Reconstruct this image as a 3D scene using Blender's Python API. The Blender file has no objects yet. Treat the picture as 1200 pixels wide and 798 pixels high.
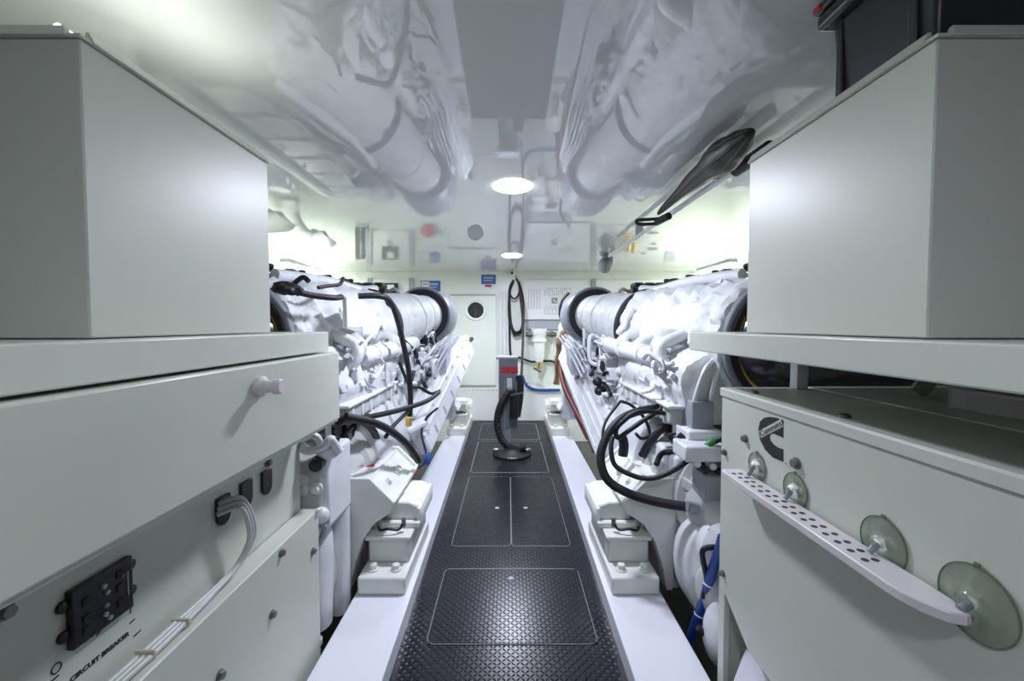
import bpy, bmesh, math, random
from mathutils import Vector, Matrix
random.seed(7)
C = bpy.context.scene.collection
SC = bpy.context.scene
PI = math.pi

# ------------------------------------------------------------------ camera
EYE = 1.35
PITCH = math.atan(18/500)
cam_d = bpy.data.cameras.new('camera'); cam_d.sensor_width = 36; cam_d.lens = 15.0
cam_d.shift_x = 4/1200; cam_d.clip_start = 0.02
cam = bpy.data.objects.new('camera', cam_d); C.objects.link(cam)
cam.location = (0, 0, EYE); cam.rotation_euler = (PI/2 - PITCH, 0, 0)
SC.camera = cam
# ------------------------------------------------------------------ world, exposure
w = bpy.data.worlds.new('world'); SC.world = w; w.use_nodes = True
w.node_tree.nodes['Background'].inputs[0].default_value = (0.55, 0.6, 0.6, 1)
w.node_tree.nodes['Background'].inputs[1].default_value = 0.12
SC.view_settings.view_transform = 'Standard'; SC.view_settings.look = 'None'
SC.view_settings.gamma = 1; SC.view_settings.use_curve_mapping = False
SC.view_settings.exposure = 0.30
# lamp powers in watts and colours (used by the lamp builders below)
DOWNLIGHT_W = 27.0; DOWNLIGHT_COL = (0.80, 0.84, 1.0)
REAR_W = 9.0
LID_W = 0.55
TUBE_W = 30.0; TUBE_COL = (0.91, 1.0, 0.85)
CEIL = 2.10; BACK = 6.03; SIDE = 3.05; REAR = -1.6

def P(px, py, X=None, Y=None, Z=None):
    """point of the room seen at a photograph pixel, at a given X, Y or Z plane"""
    u = (px - 596)/500.0; v = (399 - py)/500.0
    d = Vector((u, math.cos(PITCH) + v*math.sin(PITCH), -math.sin(PITCH) + v*math.cos(PITCH)))
    if Y is not None: t = Y/d.y
    elif X is not None: t = X/d.x
    else: t = (Z - EYE)/d.z
    return Vector((d.x*t, d.y*t, EYE + d.z*t))

# ------------------------------------------------------------------ materials
def mat(name, col, rough=0.5, metal=0.0, ior=1.5, coat=0.0, noise=0.0, nscale=8.0, bump=0.0, bscale=60.0, emit=None, estr=0.0, trans=0.0, alpha=1.0, rvar=0.0, col2=None):
    m = bpy.data.materials.new(name); m.use_nodes = True
    nt = m.node_tree; b = nt.nodes['Principled BSDF']
    b.inputs['Base Color'].default_value = (*col, 1); b.inputs['Roughness'].default_value = rough
    b.inputs['Metallic'].default_value = metal; b.inputs['IOR'].default_value = ior
    b.inputs['Coat Weight'].default_value = coat; b.inputs['Coat Roughness'].default_value = 0.05
    b.inputs['Transmission Weight'].default_value = trans; b.inputs['Alpha'].default_value = alpha
    if emit:
        b.inputs['Emission Color'].default_value = (*emit, 1); b.inputs['Emission Strength'].default_value = estr
    tc = nt.nodes.new('ShaderNodeTexCoord')
    if noise or col2 or rvar:
        n = nt.nodes.new('ShaderNodeTexNoise'); n.inputs['Scale'].default_value = nscale; n.inputs['Detail'].default_value = 5
        nt.links.new(tc.outputs['Object'], n.inputs['Vector'])
        if noise or col2:
            r = nt.nodes.new('ShaderNodeValToRGB')
            c2 = col2 or tuple(max(0, c*(1-noise)) for c in col)
            r.color_ramp.elements[0].color = (*c2, 1); r.color_ramp.elements[1].color = (*col, 1)
            r.color_ramp.elements[0].position = 0.35; r.color_ramp.elements[1].position = 0.65
            nt.links.new(n.outputs['Fac'], r.inputs['Fac']); nt.links.new(r.outputs['Color'], b.inputs['Base Color'])
        if rvar:
            mr = nt.nodes.new('ShaderNodeMapRange'); mr.inputs['To Min'].default_value = max(0, rough - rvar); mr.inputs['To Max'].default_value = rough + rvar
            nt.links.new(n.outputs['Fac'], mr.inputs['Value']); nt.links.new(mr.outputs['Result'], b.inputs['Roughness'])
    if bump:
        n2 = nt.nodes.new('ShaderNodeTexNoise'); n2.inputs['Scale'].default_value = bscale; n2.inputs['Detail'].default_value = 4
        nt.links.new(tc.outputs['Object'], n2.inputs['Vector'])
        bp = nt.nodes.new('ShaderNodeBump'); bp.inputs['Strength'].default_value = bump; bp.inputs['Distance'].default_value = 0.01
        nt.links.new(n2.outputs['Fac'], bp.inputs['Height']); nt.links.new(bp.outputs['Normal'], b.inputs['Normal'])
    return m
M = dict(
    ceiling=mat('glossy_gelcoat', (0.72, 0.73, 0.74), 0.006, ior=1.8),
    wall=mat('hull_gelcoat', (0.80, 0.83, 0.77), 0.3, noise=0.03, nscale=2),
    wallpanel=mat('wall_panel_white', (0.80, 0.81, 0.82), 0.35),
    cabinet=mat('powder_coat', (0.61, 0.635, 0.555), 0.32, noise=0.04, nscale=3, bump=0.02, bscale=220),
    cabinet_gloss=mat('glossy_powder_coat', (0.61, 0.635, 0.555), 0.40, noise=0.03, nscale=3),
    shelf=mat("shelf_paint", (0.66, 0.69, 0.61), 0.3, noise=0.03),
    stringer=mat('stringer_gelcoat', (0.80, 0.80, 0.86), 0.25, noise=0.03, nscale=4),
    engine=mat('engine_white', (0.74, 0.76, 0.79), 0.35, noise=0.08, nscale=9, bump=0.05, bscale=40),
    cast=mat('cast_grey_white', (0.56, 0.58, 0.56), 0.45, noise=0.25, nscale=7, bump=0.12, bscale=70),
    mount=mat('mount_white', (0.79, 0.81, 0.77), 0.3, noise=0.05, nscale=10),
    blanket=mat('insulation_blanket', (0.70, 0.72, 0.73), 0.6, noise=0.14, nscale=12, bump=1.0, bscale=13),
    grey=mat('grey_paint', (0.30, 0.32, 0.36), 0.4, noise=0.1),
    lightgrey=mat('light_grey_paint', (0.40, 0.42, 0.47), 0.35, noise=0.08),
    drum=mat('drum_grey', (0.20, 0.215, 0.25), 0.45, noise=0.1),
    steel=mat('stainless_steel', (0.55, 0.55, 0.55), 0.25, metal=1.0),
    dullsteel=mat('dull_bolt_steel', (0.22, 0.22, 0.21), 0.4, metal=0.8),
    black=mat('black_rubber', (0.008, 0.009, 0.011), 0.55, noise=0.3, nscale=30),
    barrel=mat('black_fibreglass', (0.02, 0.018, 0.024), 0.2, rvar=0.08),
    blackgloss=mat('black_plastic', (0.012, 0.013, 0.015), 0.3),
    bin=mat('dark_storage_plastic', (0.022, 0.026, 0.030), 0.35),
    floor=mat('dark_rubber_floor', (0.007, 0.009, 0.015), 0.27, ior=1.5, noise=0.3, nscale=5),
    bilge=mat('bilge_paint', (0.07, 0.075, 0.07), 0.4, noise=0.4, nscale=4),
    trim=mat('hatch_trim', (0.36, 0.38, 0.41), 0.35),
    blue=mat('blue_hose', (0.01, 0.06, 0.32), 0.35),
    bluesign=mat('blue_sign', (0.04, 0.11, 0.42), 0.4),
    red=mat('red_paint', (0.55, 0.03, 0.03), 0.4),
    redcable=mat('red_brown_sleeve', (0.16, 0.015, 0.02), 0.5, noise=0.3, nscale=30),
    tan=mat('tan_strap', (0.22, 0.13, 0.05), 0.6, noise=0.5, nscale=25),
    brass=mat('brass', (0.75, 0.55, 0.2), 0.25, metal=1.0),
    yellow=mat('yellow_paint', (0.75, 0.55, 0.10), 0.4),
    green=mat('green_tape', (0.02, 0.22, 0.06), 0.5),
    olive=mat('olive_tarp', (0.060, 0.052, 0.030), 0.5, col2=(0.016, 0.014, 0.011), nscale=9, bump=0.5, bscale=18),
    gauge=mat('dark_sight_glass', (0.06, 0.065, 0.06), 0.1, noise=0.5, nscale=20),
    conduit=mat('grey_conduit', (0.55, 0.56, 0.53), 0.35, noise=0.08),
    tie=mat('aged_clip_plastic', (0.50, 0.45, 0.33), 0.5),
    pvc=mat('white_plastic_rail', (0.72, 0.68, 0.68), 0.3),
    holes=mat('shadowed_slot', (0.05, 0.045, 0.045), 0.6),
    ink=mat('printed_ink', (0.012, 0.012, 0.014), 0.6),
    greyink=mat('grey_print', (0.42, 0.43, 0.46), 0.6),
    white=mat('white_plastic', (0.80, 0.81, 0.81), 0.3),
    cup=mat('clear_vinyl', (0.80, 0.86, 0.76), 0.08, ior=1.4, trans=0.9),
    rim=mat('vinyl_edge', (0.22, 0.27, 0.17), 0.15, ior=1.4, trans=0.4),
    glass=mat('clear_tray', (0.86, 0.86, 0.86), 0.08, ior=1.45, trans=0.5, alpha=0.5),
)
def lamp_mat(name, col, s):
    return mat(name, (0.9, 0.9, 0.9), 0.4, emit=col, estr=s)
M['lens'] = lamp_mat('lamp_lens', (0.86, 0.92, 1.0), 14.0)
M['tube'] = lamp_mat('lamp_tube', (0.95, 1.0, 0.90), 9.0)

# ------------------------------------------------------------------ mesh helpers
def smooth_path(pts, k=8):
    pts = [Vector(p) for p in pts]
    if len(pts) < 3: return pts
    out = []
    for i in range(len(pts)-1):
        p0 = pts[max(i-1, 0)]; p1 = pts[i]; p2 = pts[i+1]; p3 = pts[min(i+2, len(pts)-1)]
        for j in range(k):
            t = j/k
            out.append(0.5*((2*p1) + (p2-p0)*t + (2*p0-5*p1+4*p2-p3)*t*t + (3*p1-p0-3*p2+p3)*t**3))
    out.append(pts[-1]); return out

class MB:
    def __init__(s): s.v = []; s.f = []
    def add(s, vs, fs):
        n = len(s.v); s.v += [tuple(v) for v in vs]; s.f += [tuple(i+n for i in f) for f in fs]; return s
    def box(s, x0, x1, y0, y1, z0, z1):
        x0, x1 = min(x0, x1), max(x0, x1)
        vs = [(x, y, z) for x in (x0, x1) for y in (y0, y1) for z in (z0, z1)]
        return s.add(vs, [(0,1,3,2),(4,6,7,5),(0,4,5,1),(2,3,7,6),(0,2,6,4),(1,5,7,3)])
    def hexa(s, b, t):
        """b, t: four points each, same winding"""
        return s.add(list(b)+list(t), [(3,2,1,0),(4,5,6,7),(0,1,5,4),(1,2,6,5),(2,3,7,6),(3,0,4,7)])
    def bar(s, a, b, w, h, up=(0,0,1)):
        a = Vector(a); b = Vector(b); d = (b-a).normalized(); up = Vector(up)
        sx = d.cross(up).normalized(); uz = sx.cross(d)
        q = [(-w/2,-h/2),(w/2,-h/2),(w/2,h/2),(-w/2,h/2)]
        return s.hexa([a+sx*i+uz*j for i, j in q], [b+sx*i+uz*j for i, j in q])
    def prism(s, poly, axis, a0, a1):
        def pt(p, a):
            if axis == 'X': return (a, p[0], p[1])
            if axis == 'Y': return (p[0], a, p[1])
            return (p[0], p[1], a)
        n = len(poly)
        return s.add([pt(p, a0) for p in poly]+[pt(p, a1) for p in poly],
                     [tuple(range(n))[::-1], tuple(range(n, 2*n))]+[(i, (i+1) % n, n+(i+1) % n, n+i) for i in range(n)])
    def lathe(s, o, ax, prof, n=28, jitter=None):
        """prof: (t along axis, radius); radius 0 at an end closes it"""
        o = Vector(o); ax = Vector(ax).normalized()
        e = Vector((0,0,1)) if abs(ax.z) < 0.9 else Vector((1,0,0))
        e1 = ax.cross(e).normalized(); e2 = ax.cross(e1)
        vs = []; rings = []
        for t, r in prof:
            if r <= 1e-6:
                rings.append([len(vs)]); vs.append(o+ax*t)
            else:
                ring = []
                for i in range(n):
                    a = 2*PI*i/n; rr = r*(1+(jitter(t, a) if jitter else 0))
                    ring.append(len(vs)); vs.append(o+ax*t+(e1*math.cos(a)+e2*math.sin(a))*rr)
                rings.append(ring)
        fs = []
        for A, B in zip(rings, rings[1:]):
            if len(A) == 1 and len(B) == 1: continue
            if len(A) == 1: fs += [(A[0], B[(i+1) % n], B[i]) for i in range(n)]
            elif len(B) == 1: fs += [(A[i], A[(i+1) % n], B[0]) for i in range(n)]
            else: fs += [(A[i], A[(i+1) % n], B[(i+1) % n], B[i]) for i in range(n)]
        if len(rings[0]) > 1: fs.append(tuple(rings[0][::-1]))
        if len(rings[-1]) > 1: fs.append(tuple(rings[-1]))
        return s.add(vs, fs)
    def cyl(s, a, b, r, r2=None, n=20):
        a = Vector(a); b = Vector(b); L = (b-a).length
        return s.lathe(a, b-a, [(0, r), (L, r if r2 is None else r2)], n)
    def ring(s, o, ax, r0, r1, h, n=36):
        o = Vector(o); ax = Vector(ax).normalized()
        return s.closed_lathe(o, ax, [(0, r0), (0, r1), (h, r1), (h, r0)], n)
    def closed_lathe(s, o, ax, prof, n=36):
        o = Vector(o); ax = Vector(ax).normalized()
        e = Vector((0,0,1)) if abs(ax.z) < 0.9 else Vector((1,0,0))
        e1 = ax.cross(e).normalized(); e2 = ax.cross(e1); k = len(prof); vs = []
        for i in range(n):
            a = 2*PI*i/n
            for t, r in prof: vs.append(o+ax*t+(e1*math.cos(a)+e2*math.sin(a))*r)
        fs = [(i*k+j, ((i+1) % n)*k+j, ((i+1) % n)*k+(j+1) % k, i*k+(j+1) % k) for i in range(n) for j in range(k)]
        return s.add(vs, fs)
    def tube(s, pts, r, n=10, k=8, smooth=True, radii=None):
        p = smooth_path(pts, k) if smooth else [Vector(q) for q in pts]
        vs = []; fs = []; prev = None; N = len(p)
        for i, c in enumerate(p):
            d = (p[min(i+1, N-1)]-p[max(i-1, 0)]).normalized()
            if prev is None:
                e = Vector((0,0,1)) if abs(d.z) < 0.9 else Vector((1,0,0)); u = d.cross(e).normalized()
            else: u = (prev-d*prev.dot(d)).normalized()
            prev = u; v = d.cross(u)
            rr = r if radii is None else radii(i/(N-1))
            vs += [c+(u*math.cos(2*PI*j/n)+v*math.sin(2*PI*j/n))*rr for j in range(n)]
        for i in range(N-1):
            fs += [(i*n+j, i*n+(j+1) % n, (i+1)*n+(j+1) % n, (i+1)*n+j) for j in range(n)]
        fs += [tuple(range(n))[::-1], tuple(range((N-1)*n, N*n))]
        return s.add(vs, fs)
    def ball(s, o, rx, ry=None, rz=None, n=16, m=10, jitter=None):
        ry = ry or rx; rz = rz or rx; o = Vector(o); vs = [o+Vector((0,0,-rz))]
        for i in range(1, m):
            a = -PI/2+PI*i/m
            for j in range(n):
                b = 2*PI*j/n; q = 1+(jitter(a, b) if jitter else 0)
                vs.append(o+Vector((rx*math.cos(a)*math.cos(b)*q, ry*math.cos(a)*math.sin(b)*q, rz*math.sin(a)*q)))
        vs.append(o+Vector((0,0,rz))); fs = []
        for j in range(n):
            fs.append((0, 1+(j+1) % n, 1+j)); fs.append((len(vs)-1, 1+(m-2)*n+j, 1+(m-2)*n+(j+1) % n))
        for i in range(m-2):
            for j in range(n):
                fs.append((1+i*n+j, 1+i*n+(j+1) % n, 1+(i+1)*n+(j+1) % n, 1+(i+1)*n+j))
        return s.add(vs, fs)
    def mesh(s, name, m, angle=38, recalc=True):
        me = bpy.data.meshes.new(name); me.from_pydata(s.v, [], s.f); me.update()
        if recalc:
            bm = bmesh.new(); bm.from_mesh(me); bmesh.ops.recalc_face_normals(bm, faces=bm.faces); bm.to_mesh(me); bm.free()
        me.shade_smooth(); me.set_sharp_from_angle(angle=math.radians(angle))
        if m: me.materials.append(m)
        return me
    def build(s, name, m, parent=None, bevel=0.0, seg=2, angle=38, recalc=True):
        o = bpy.data.objects.new(name, s.mesh(name, m, angle, recalc)); C.objects.link(o)
        if parent is not None:
            o.parent = parent
            o.matrix_parent_inverse = parent_inv(parent)
        if bevel:
            b = o.modifiers.new('bevel', 'BEVEL'); b.width = bevel; b.segments = seg; b.limit_method = 'ANGLE'; b.angle_limit = math.radians(40)
            b.harden_normals = False
        return o
def wm(o):
    m = Matrix.LocRotScale(o.location, o.rotation_euler, o.scale)
    return (wm(o.parent) @ o.matrix_parent_inverse @ m) if o.parent else m
def parent_inv(p): return wm(p).inverted()
def tag(o, label, cat, group=None):
    o['label'] = label; o['category'] = cat
    if group: o['group'] = group
    return o
def thing(name, label, cat, loc=(0,0,0), group=None):
    o = bpy.data.objects.new(name, None); C.objects.link(o); o.location = loc; o.empty_display_size = 0.1
    return tag(o, label, cat, group)
def struct(o): o['kind'] = 'structure'; return o
def dup(o, parent=None, off=None):
    c = o.copy(); C.objects.link(c)
    if parent is not None: c.parent = parent
    if off is not None: c.location = c.location+Vector(off)
    for ch in [x for x in SC.objects if x.parent == o]: dup(ch, c)
    return c
def text_mesh(s, size, m, parent, name, M4, ext=0.0006, bold=0.0, spacing=1.0, width=None):
    cu = bpy.data.curves.new(name, 'FONT'); cu.body = s; cu.size = size; cu.extrude = ext; cu.offset = bold; cu.space_character = spacing
    cu.align_x = 'CENTER'; cu.align_y = 'CENTER'; cu.resolution_u = 3
    t = bpy.data.objects.new(name, cu); C.objects.link(t)
    bpy.context.view_layer.update()
    me = bpy.data.meshes.new_from_object(t.evaluated_get(bpy.context.evaluated_depsgraph_get()))
    bpy.data.objects.remove(t); bpy.data.curves.remove(cu)
    if width:
        xs = [v.co.x for v in me.vertices]; k = width/(max(xs)-min(xs))
        me.transform(Matrix.Diagonal((k, 1, 1, 1)))
    me.transform(M4); me.materials.clear(); me.materials.append(m)
    o = bpy.data.objects.new(name, me); C.objects.link(o)
    if parent: o.parent = parent; o.matrix_parent_inverse = parent_inv(parent)
    return o
def frame(o, xdir, ydir):
    x = Vector(xdir).normalized(); y = Vector(ydir).normalized(); z = x.cross(y)
    return Matrix(((x.x, y.x, z.x, o[0]), (x.y, y.y, z.y, o[1]), (x.z, y.z, z.z, o[2]), (0,0,0,1)))
def hexbolt(mb, o, ax, r, h, washer=True):
    o = Vector(o); ax = Vector(ax).normalized()
    if washer: mb.cyl(o, o+ax*h*0.3, r*1.35, n=16)
    mb.cyl(o+ax*h*0.3, o+ax*h, r, n=6); return mb

# ------------------------------------------------------------------ room shell
def wid(Y): return 0.455+(Y-1.6)*0.0125          # half width of the walkway
struct(MB().box(-SIDE, SIDE, REAR, BACK+.1, CEIL, CEIL+.06).build('ceiling', M['ceiling']))
wall = struct(MB().box(-SIDE, SIDE, BACK, BACK+.1, -.4, CEIL).build('wall_back', M['wall']))
struct(MB().box(-SIDE-.1, -SIDE, REAR, BACK+.1, -.4, CEIL+.06).build('wall_left', M['wall']))
struct(MB().box(SIDE, SIDE+.1, REAR, BACK+.1, -.4, CEIL+.06).build('wall_right', M['wall']))
struct(MB().box(-SIDE, SIDE, REAR-.1, REAR, -.4, CEIL+.06).build('wall_rear', M['bilge']))
floor = struct(MB().prism([(-wid(REAR), REAR), (wid(REAR), REAR), (wid(BACK), BACK), (-wid(BACK), BACK)], 'Z', -.06, 0).build('floor', M['floor']))
struct(MB().box(-SIDE, SIDE, REAR, BACK, -.36, -.30).build('floor_1', M['bilge']))
for s, n in ((-1, 'trim_1'), (1, 'trim_2')):
    struct(MB().prism([(s*wid(REAR), REAR), (s*.725, REAR), (s*.725, BACK), (s*wid(BACK), BACK)], 'Z', -.30, .08).build(n, M['stringer'], bevel=.006))
# wainscot ledge along the foot of the back wall, and the cornice under the ceiling
t3 = struct(MB().box(-SIDE, SIDE, BACK-.03, BACK, -.3, .46).build('trim_3', M['wallpanel'], bevel=.004))
for i in range(22):
    x = -.62+i*.055
    MB().box(x, x+.018, BACK-.034, BACK-.03, .425, .44).build('stud', M['lightgrey'], t3)

# ------------------------------------------------------------------ floor hatches and tread pattern
LOZ = []
pitch = .0185
HATCH = [(-.35, .38, 1.757, 2.315, 'dark tread floor hatch nearest the camera, with one latch'),
         (-.35, .0145, 2.557, 3.75, 'dark tread floor hatch, left leaf of the middle pair'),
         (.0185, .38, 2.557, 3.75, 'dark tread floor hatch, right leaf of the middle pair'),
         (-.35, .37, 3.86, 4.90, 'dark tread floor hatch under the round hose base'),
         (-.36, .37, 4.98, 5.80, 'dark tread floor hatch farthest aft, against the back wall')]
buckets = [MB() for _ in range(len(HATCH)+1)]
def lozenge(mb, x, y, flip, z):
    a = PI/4 if flip else -PI/4
    c, sn = math.cos(a), math.sin(a); L, W, h = .0128, .0046, .0022
    q = [(-L, 0, 0), (0, -W, 0), (L, 0, 0), (0, W, 0), (-L*.45, 0, h), (L*.45, 0, h)]
    mb.add([(x+c*u-sn*v, y+sn*u+c*v, z+t) for u, v, t in q], [(0,1,4), (1,2,5), (1,5,4), (2,3,5), (3,0,4), (3,4,5)])
ny = int((BACK-1.45)/pitch)
for j in range(ny):
    y = 1.45+j*pitch; W = wid(y)-.012
    for i in range(-int(W/pitch), int(W/pitch)+1):
        x = i*pitch; k = len(HATCH); skip = False
        for h, (x0, x1, y0, y1, _) in enumerate(HATCH):
            if x0 < x < x1 and y0 < y < y1: k = h
            if (abs(x-x0) < .006 or abs(x-x1) < .006) and y0-.006 < y < y1+.006: skip = True
            if (abs(y-y0) < .006 or abs(y-y1) < .006) and x0-.006 < x < x1+.006: skip = True
        if not skip: lozenge(buckets[k], x, y, (i+j) % 2, .0 if k == len(HATCH) else .003)
o = buckets[-1].build('tread_pattern', M['floor'], floor, recalc=False, angle=10); o['kind'] = 'stuff'
def rrect(x0, x1, y0, y1, r, z, n=5):
    pts = []
    for cx, cy, a0 in ((x1-r, y0+r, -PI/2), (x1-r, y1-r, 0), (x0+r, y1-r, PI/2), (x0+r, y0+r, PI)):
        for i in range(n+1):
            a = a0+PI/2*i/n; pts.append((cx+r*math.cos(a), cy+r*math.sin(a), z))
    return pts
for h, (x0, x1, y0, y1, lab) in enumerate(HATCH):
    t = thing('floor_hatch', lab, 'hatch', ((x0+x1)/2, (y0+y1)/2, 0), 'floor hatches along the walkway')
    e = .004
    MB().prism([(p[0], p[1]) for p in rrect(x0+e, x1-e, y0+e, y1-e, .03, 0)], 'Z', -.002, .003).build('hatch_plate', M['floor'], t)
    buckets[h].build('tread_pattern', M['floor'], t, recalc=False, angle=10)['kind'] = 'stuff'
    pts = rrect(x0, x1, y0, y1, .035, .002)
    MB().tube(pts+[pts[0]], .0016 if h < 3 else .0026, n=6, smooth=False).build('hatch_trim', M['trim'], t)
    lx = {0: [(.012, 2.225)], 1: [(-.085, 3.10)], 2: [(.125, 3.10)]}.get(h, [])
    for x, y in lx:
        MB().lathe((x, y, .002), (0,0,1), [(0, .0165), (.003, .0165), (.0045, .012), (.0045, 0)], 20).build('latch', M['lightgrey'], t)

# ------------------------------------------------------------------ lamps
def downlight(x, y, lab, W, d=.105):
    t = thing('ceiling_lamp', lab, 'lamp', (x, y, CEIL), 'round lamps along the middle of the ceiling')
    MB().lathe((x, y, CEIL), (0,0,-1), [(0, d*1.02), (.004, d*1.02), (.012, d*.9), (.016, 0)], 32).build('lens', M['lens'], t)
    L = bpy.data.lights.new('lamp_light', 'AREA'); L.shape = 'DISK'; L.size = d*1.8; L.energy = W; L.color = DOWNLIGHT_COL
    lo = bpy.data.objects.new('lamp_light', L); C.objects.link(lo); lo.parent = t; lo.location = (0, 0, -.03)
downlight(.022, 2.33, 'round white lamp in the ceiling above the walkway, nearer of two in view', DOWNLIGHT_W)
downlight(.035, 4.63, 'small round white lamp in the ceiling just before the back wall', DOWNLIGHT_W)
downlight(.02, -.35, 'round ceiling lamp behind the viewer, over the cabinets', REAR_W)
def tube_lamp(x, y0, y1, lab, W):
    t = thing('strip_lamp', lab, 'lamp', (x, (y0+y1)/2, CEIL), 'strip lamps over the outboard sides')
    MB().box(x-.05, x+.05, y0-.03, y1+.03, CEIL-.03, CEIL).build('lamp_housing', M['white'], t, bevel=.008)
    MB().tube([(x, y0, CEIL-.045), (x, y1, CEIL-.045)], .03, n=14, smooth=False).build('diffuser', M['tube'], t)
    L = bpy.data.lights.new('strip_light', 'AREA'); L.shape = 'RECTANGLE'; L.size = .08; L.size_y = y1-y0; L.energy = W; L.color = TUBE_COL
    lo = bpy.data.objects.new('strip_light', L); C.objects.link(lo); lo.parent = t; lo.location = (0, 0, -.085)
for s, sd in ((-1, 'port'), (1, 'starboard')):
    a, b = ('left', 'right') if s < 0 else ('right', 'left')
    tube_lamp(s*2.58, 4.95, 5.75, f'white strip lamp over the {a} hull side near the back wall', TUBE_W)
    tube_lamp(s*2.58, 3.3, 4.1, f'white strip lamp over the outboard side of the {a} engine', TUBE_W*.55)
t = thing('strip_lamp', 'thin strip lamp lying on the lid of the left upper cabinet', 'lamp', (-.80, 1.0, 1.87), 'strip lamps over the outboard sides')
MB().box(-.79, -.82, .77, 1.25, 1.862, 1.870).build('lamp_housing', M['white'], t)
MB().tube([(-.805, .78, 1.879), (-.805, 1.24, 1.879)], .009, n=12, smooth=False).build('diffuser', M['tube'], t)
L = bpy.data.lights.new('strip_light', 'AREA'); L.shape = 'RECTANGLE'; L.size = .02; L.size_y = .46; L.energy = LID_W; L.color = TUBE_COL
lo = bpy.data.objects.new('strip_light', L); C.objects.link(lo); lo.parent = t; lo.location = (-.005, .01, .022); lo.rotation_euler = (PI, 0, 0)

# ------------------------------------------------------------------ upper cabinets and shelves
def upper_cabinet(s, lab):
    t = thing('upper_cabinet', lab, 'cabinet', (s*1.2, 1.0, 1.327), None)
    X, X2, Y1, Y2, Z0, Z1 = .73, 1.70, .744, 1.31, 1.327, 1.838
    MB().box(s*X, s*X2, Y1, Y2, Z0, Z1).build('cabinet_body', M['cabinet_gloss'], t, bevel=.003)
    lip = .024
    # lid: top plate with a folded lip on each side, open at the corners
    MB().box(s*(X-.004), s*X2, Y1-.004, Y2+.004, Z1+.001, Z1+.006).build('lid', M['cabinet_gloss'], t)
    MB().hexa([(s*(X-.008), Y1+.018, Z1+.002), (s*(X-.008), Y2, Z1+.002), (s*(X+.01), Y2, Z1+.002), (s*(X+.01), Y1+.018, Z1+.002)],
              [(s*(X+.004), Y1+.02, Z1+lip), (s*(X+.004), Y2, Z1+lip), (s*(X+.01), Y2, Z1+lip), (s*(X+.01), Y1+.02, Z1+lip)]).build('lid_lip', M['cabinet'], t, bevel=.002)
    MB().hexa([(s*(X+.018), Y1-.008, Z1+.002), (s*X2, Y1-.008, Z1+.002), (s*X2, Y1+.01, Z1+.002), (s*(X+.018), Y1+.01, Z1+.002)],
              [(s*(X+.028), Y1+.002, Z1+lip), (s*X2, Y1+.002, Z1+lip), (s*X2, Y1+.01, Z1+lip), (s*(X+.028), Y1+.01, Z1+lip)]).build('lid_lip', M['cabinet'], t, bevel=.002)
    return t
upper_cabinet(-1, 'tall pale metal cabinet with lidded top, on the left shelf near the ceiling')
upper_cabinet(1, 'tall pale metal cabinet carrying the dark storage bin, on the right shelf')
def shelf(s, lab, zb, yend):
    t = thing('shelf', lab, 'shelf', (s*1.2, .8, 1.3))
    MB().box(s*.675, s*1.85, -.25, yend, zb, 1.325).build('shelf_slab', M['shelf'], t, bevel=.004)
    return t
shelf(-1, 'thick white shelf under the left upper cabinet, above the lid with the knob', 1.2535, 1.60)
sh = shelf(1, 'thick white shelf under the right upper cabinet, on a square post', 1.258, 1.592)
MB().box(.978, 1.016, 1.44, 1.478, 1.133, 1.258).build('post', M['stringer'], sh, bevel=.002)
for x, y in ((1.25, 1.30), (1.42, 1.22)):
    MB().bar((x, y, 1.14), (x+.08, y-.01, 1.252), .05, .01, (0,1,0)).build('brace', M['shelf'], sh)

# ------------------------------------------------------------------ storage bin on the right cabinet
t = thing('storage_bin', 'dark plastic storage bin with red handle on top of the right cabinet', 'bin', (1.2, .9, 1.846))
z0 = 1.846
def frust(mb, x0, x1, y0, y1, z0, z1, g):
    return mb.hexa([(x0, y0, z0), (x1, y0, z0), (x1, y1, z0), (x0, y1, z0)], [(x0-g, y0-g, z1), (x1+g, y0-g, z1), (x1+g, y1+g, z1), (x0-g, y1+g, z1)])
frust(MB(), .755, 1.6, .770, .998, z0, 2.04, .010).build('bin_body', M['bin'], t, bevel=.01)
MB().box(.722, 1.63, .735, 1.030, 2.036, 2.072).build('bin_rim', M['bin'], t, bevel=.01)
MB().box(.718, 1.635, .73, 1.034, 2.073, 2.094).build('bin_lid', M['bin'], t, bevel=.006)
MB().box(.714, .724, 1.005, 1.032, 2.076, 2.090).build('handle', M['red'], t, bevel=.004)
for y in (.80, .975):
    MB().box(.744, .758, y, y+.018, z0+.01, 2.036).build('rib', M['bin'], t, bevel=.003)

# ------------------------------------------------------------------ left generator enclosure
gl = thing('generator_enclosure', 'pale sound enclosure with black breaker panel and three cable sockets, under the left shelf', 'generator', (-1.2, .9, -.3))
YF = 1.66
MB().box(-.82, -1.8, -.4, YF, -.29, 1.0).build('enclosure_body', M['cabinet'], gl, bevel=.003)
MB().box(-.75, -.818, -.4, YF, -.29, .626).build('lower_cover', M['cabinet'], gl, bevel=.004)
MB().box(-.735, -.752, YF-.025, YF+.0, .622, .632).build('corner_cap', M['white'], gl, bevel=.002)
lid = MB().box(-.66, -1.85, -.4, YF, .985, 1.247).build('lid', M['cabinet'], gl, bevel=.006)
kp = P(303, 453, X=-.66)
MB().lathe(kp, (1, 0, .0), [(0, .028), (.012, .028), (.016, .019), (.03, .016), (.042, .016), (.044, .021), (.058, .021), (.062, .017), (.062, 0)], 24).build('knob', M['tie' if False else 'pvc'], lid)
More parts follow.
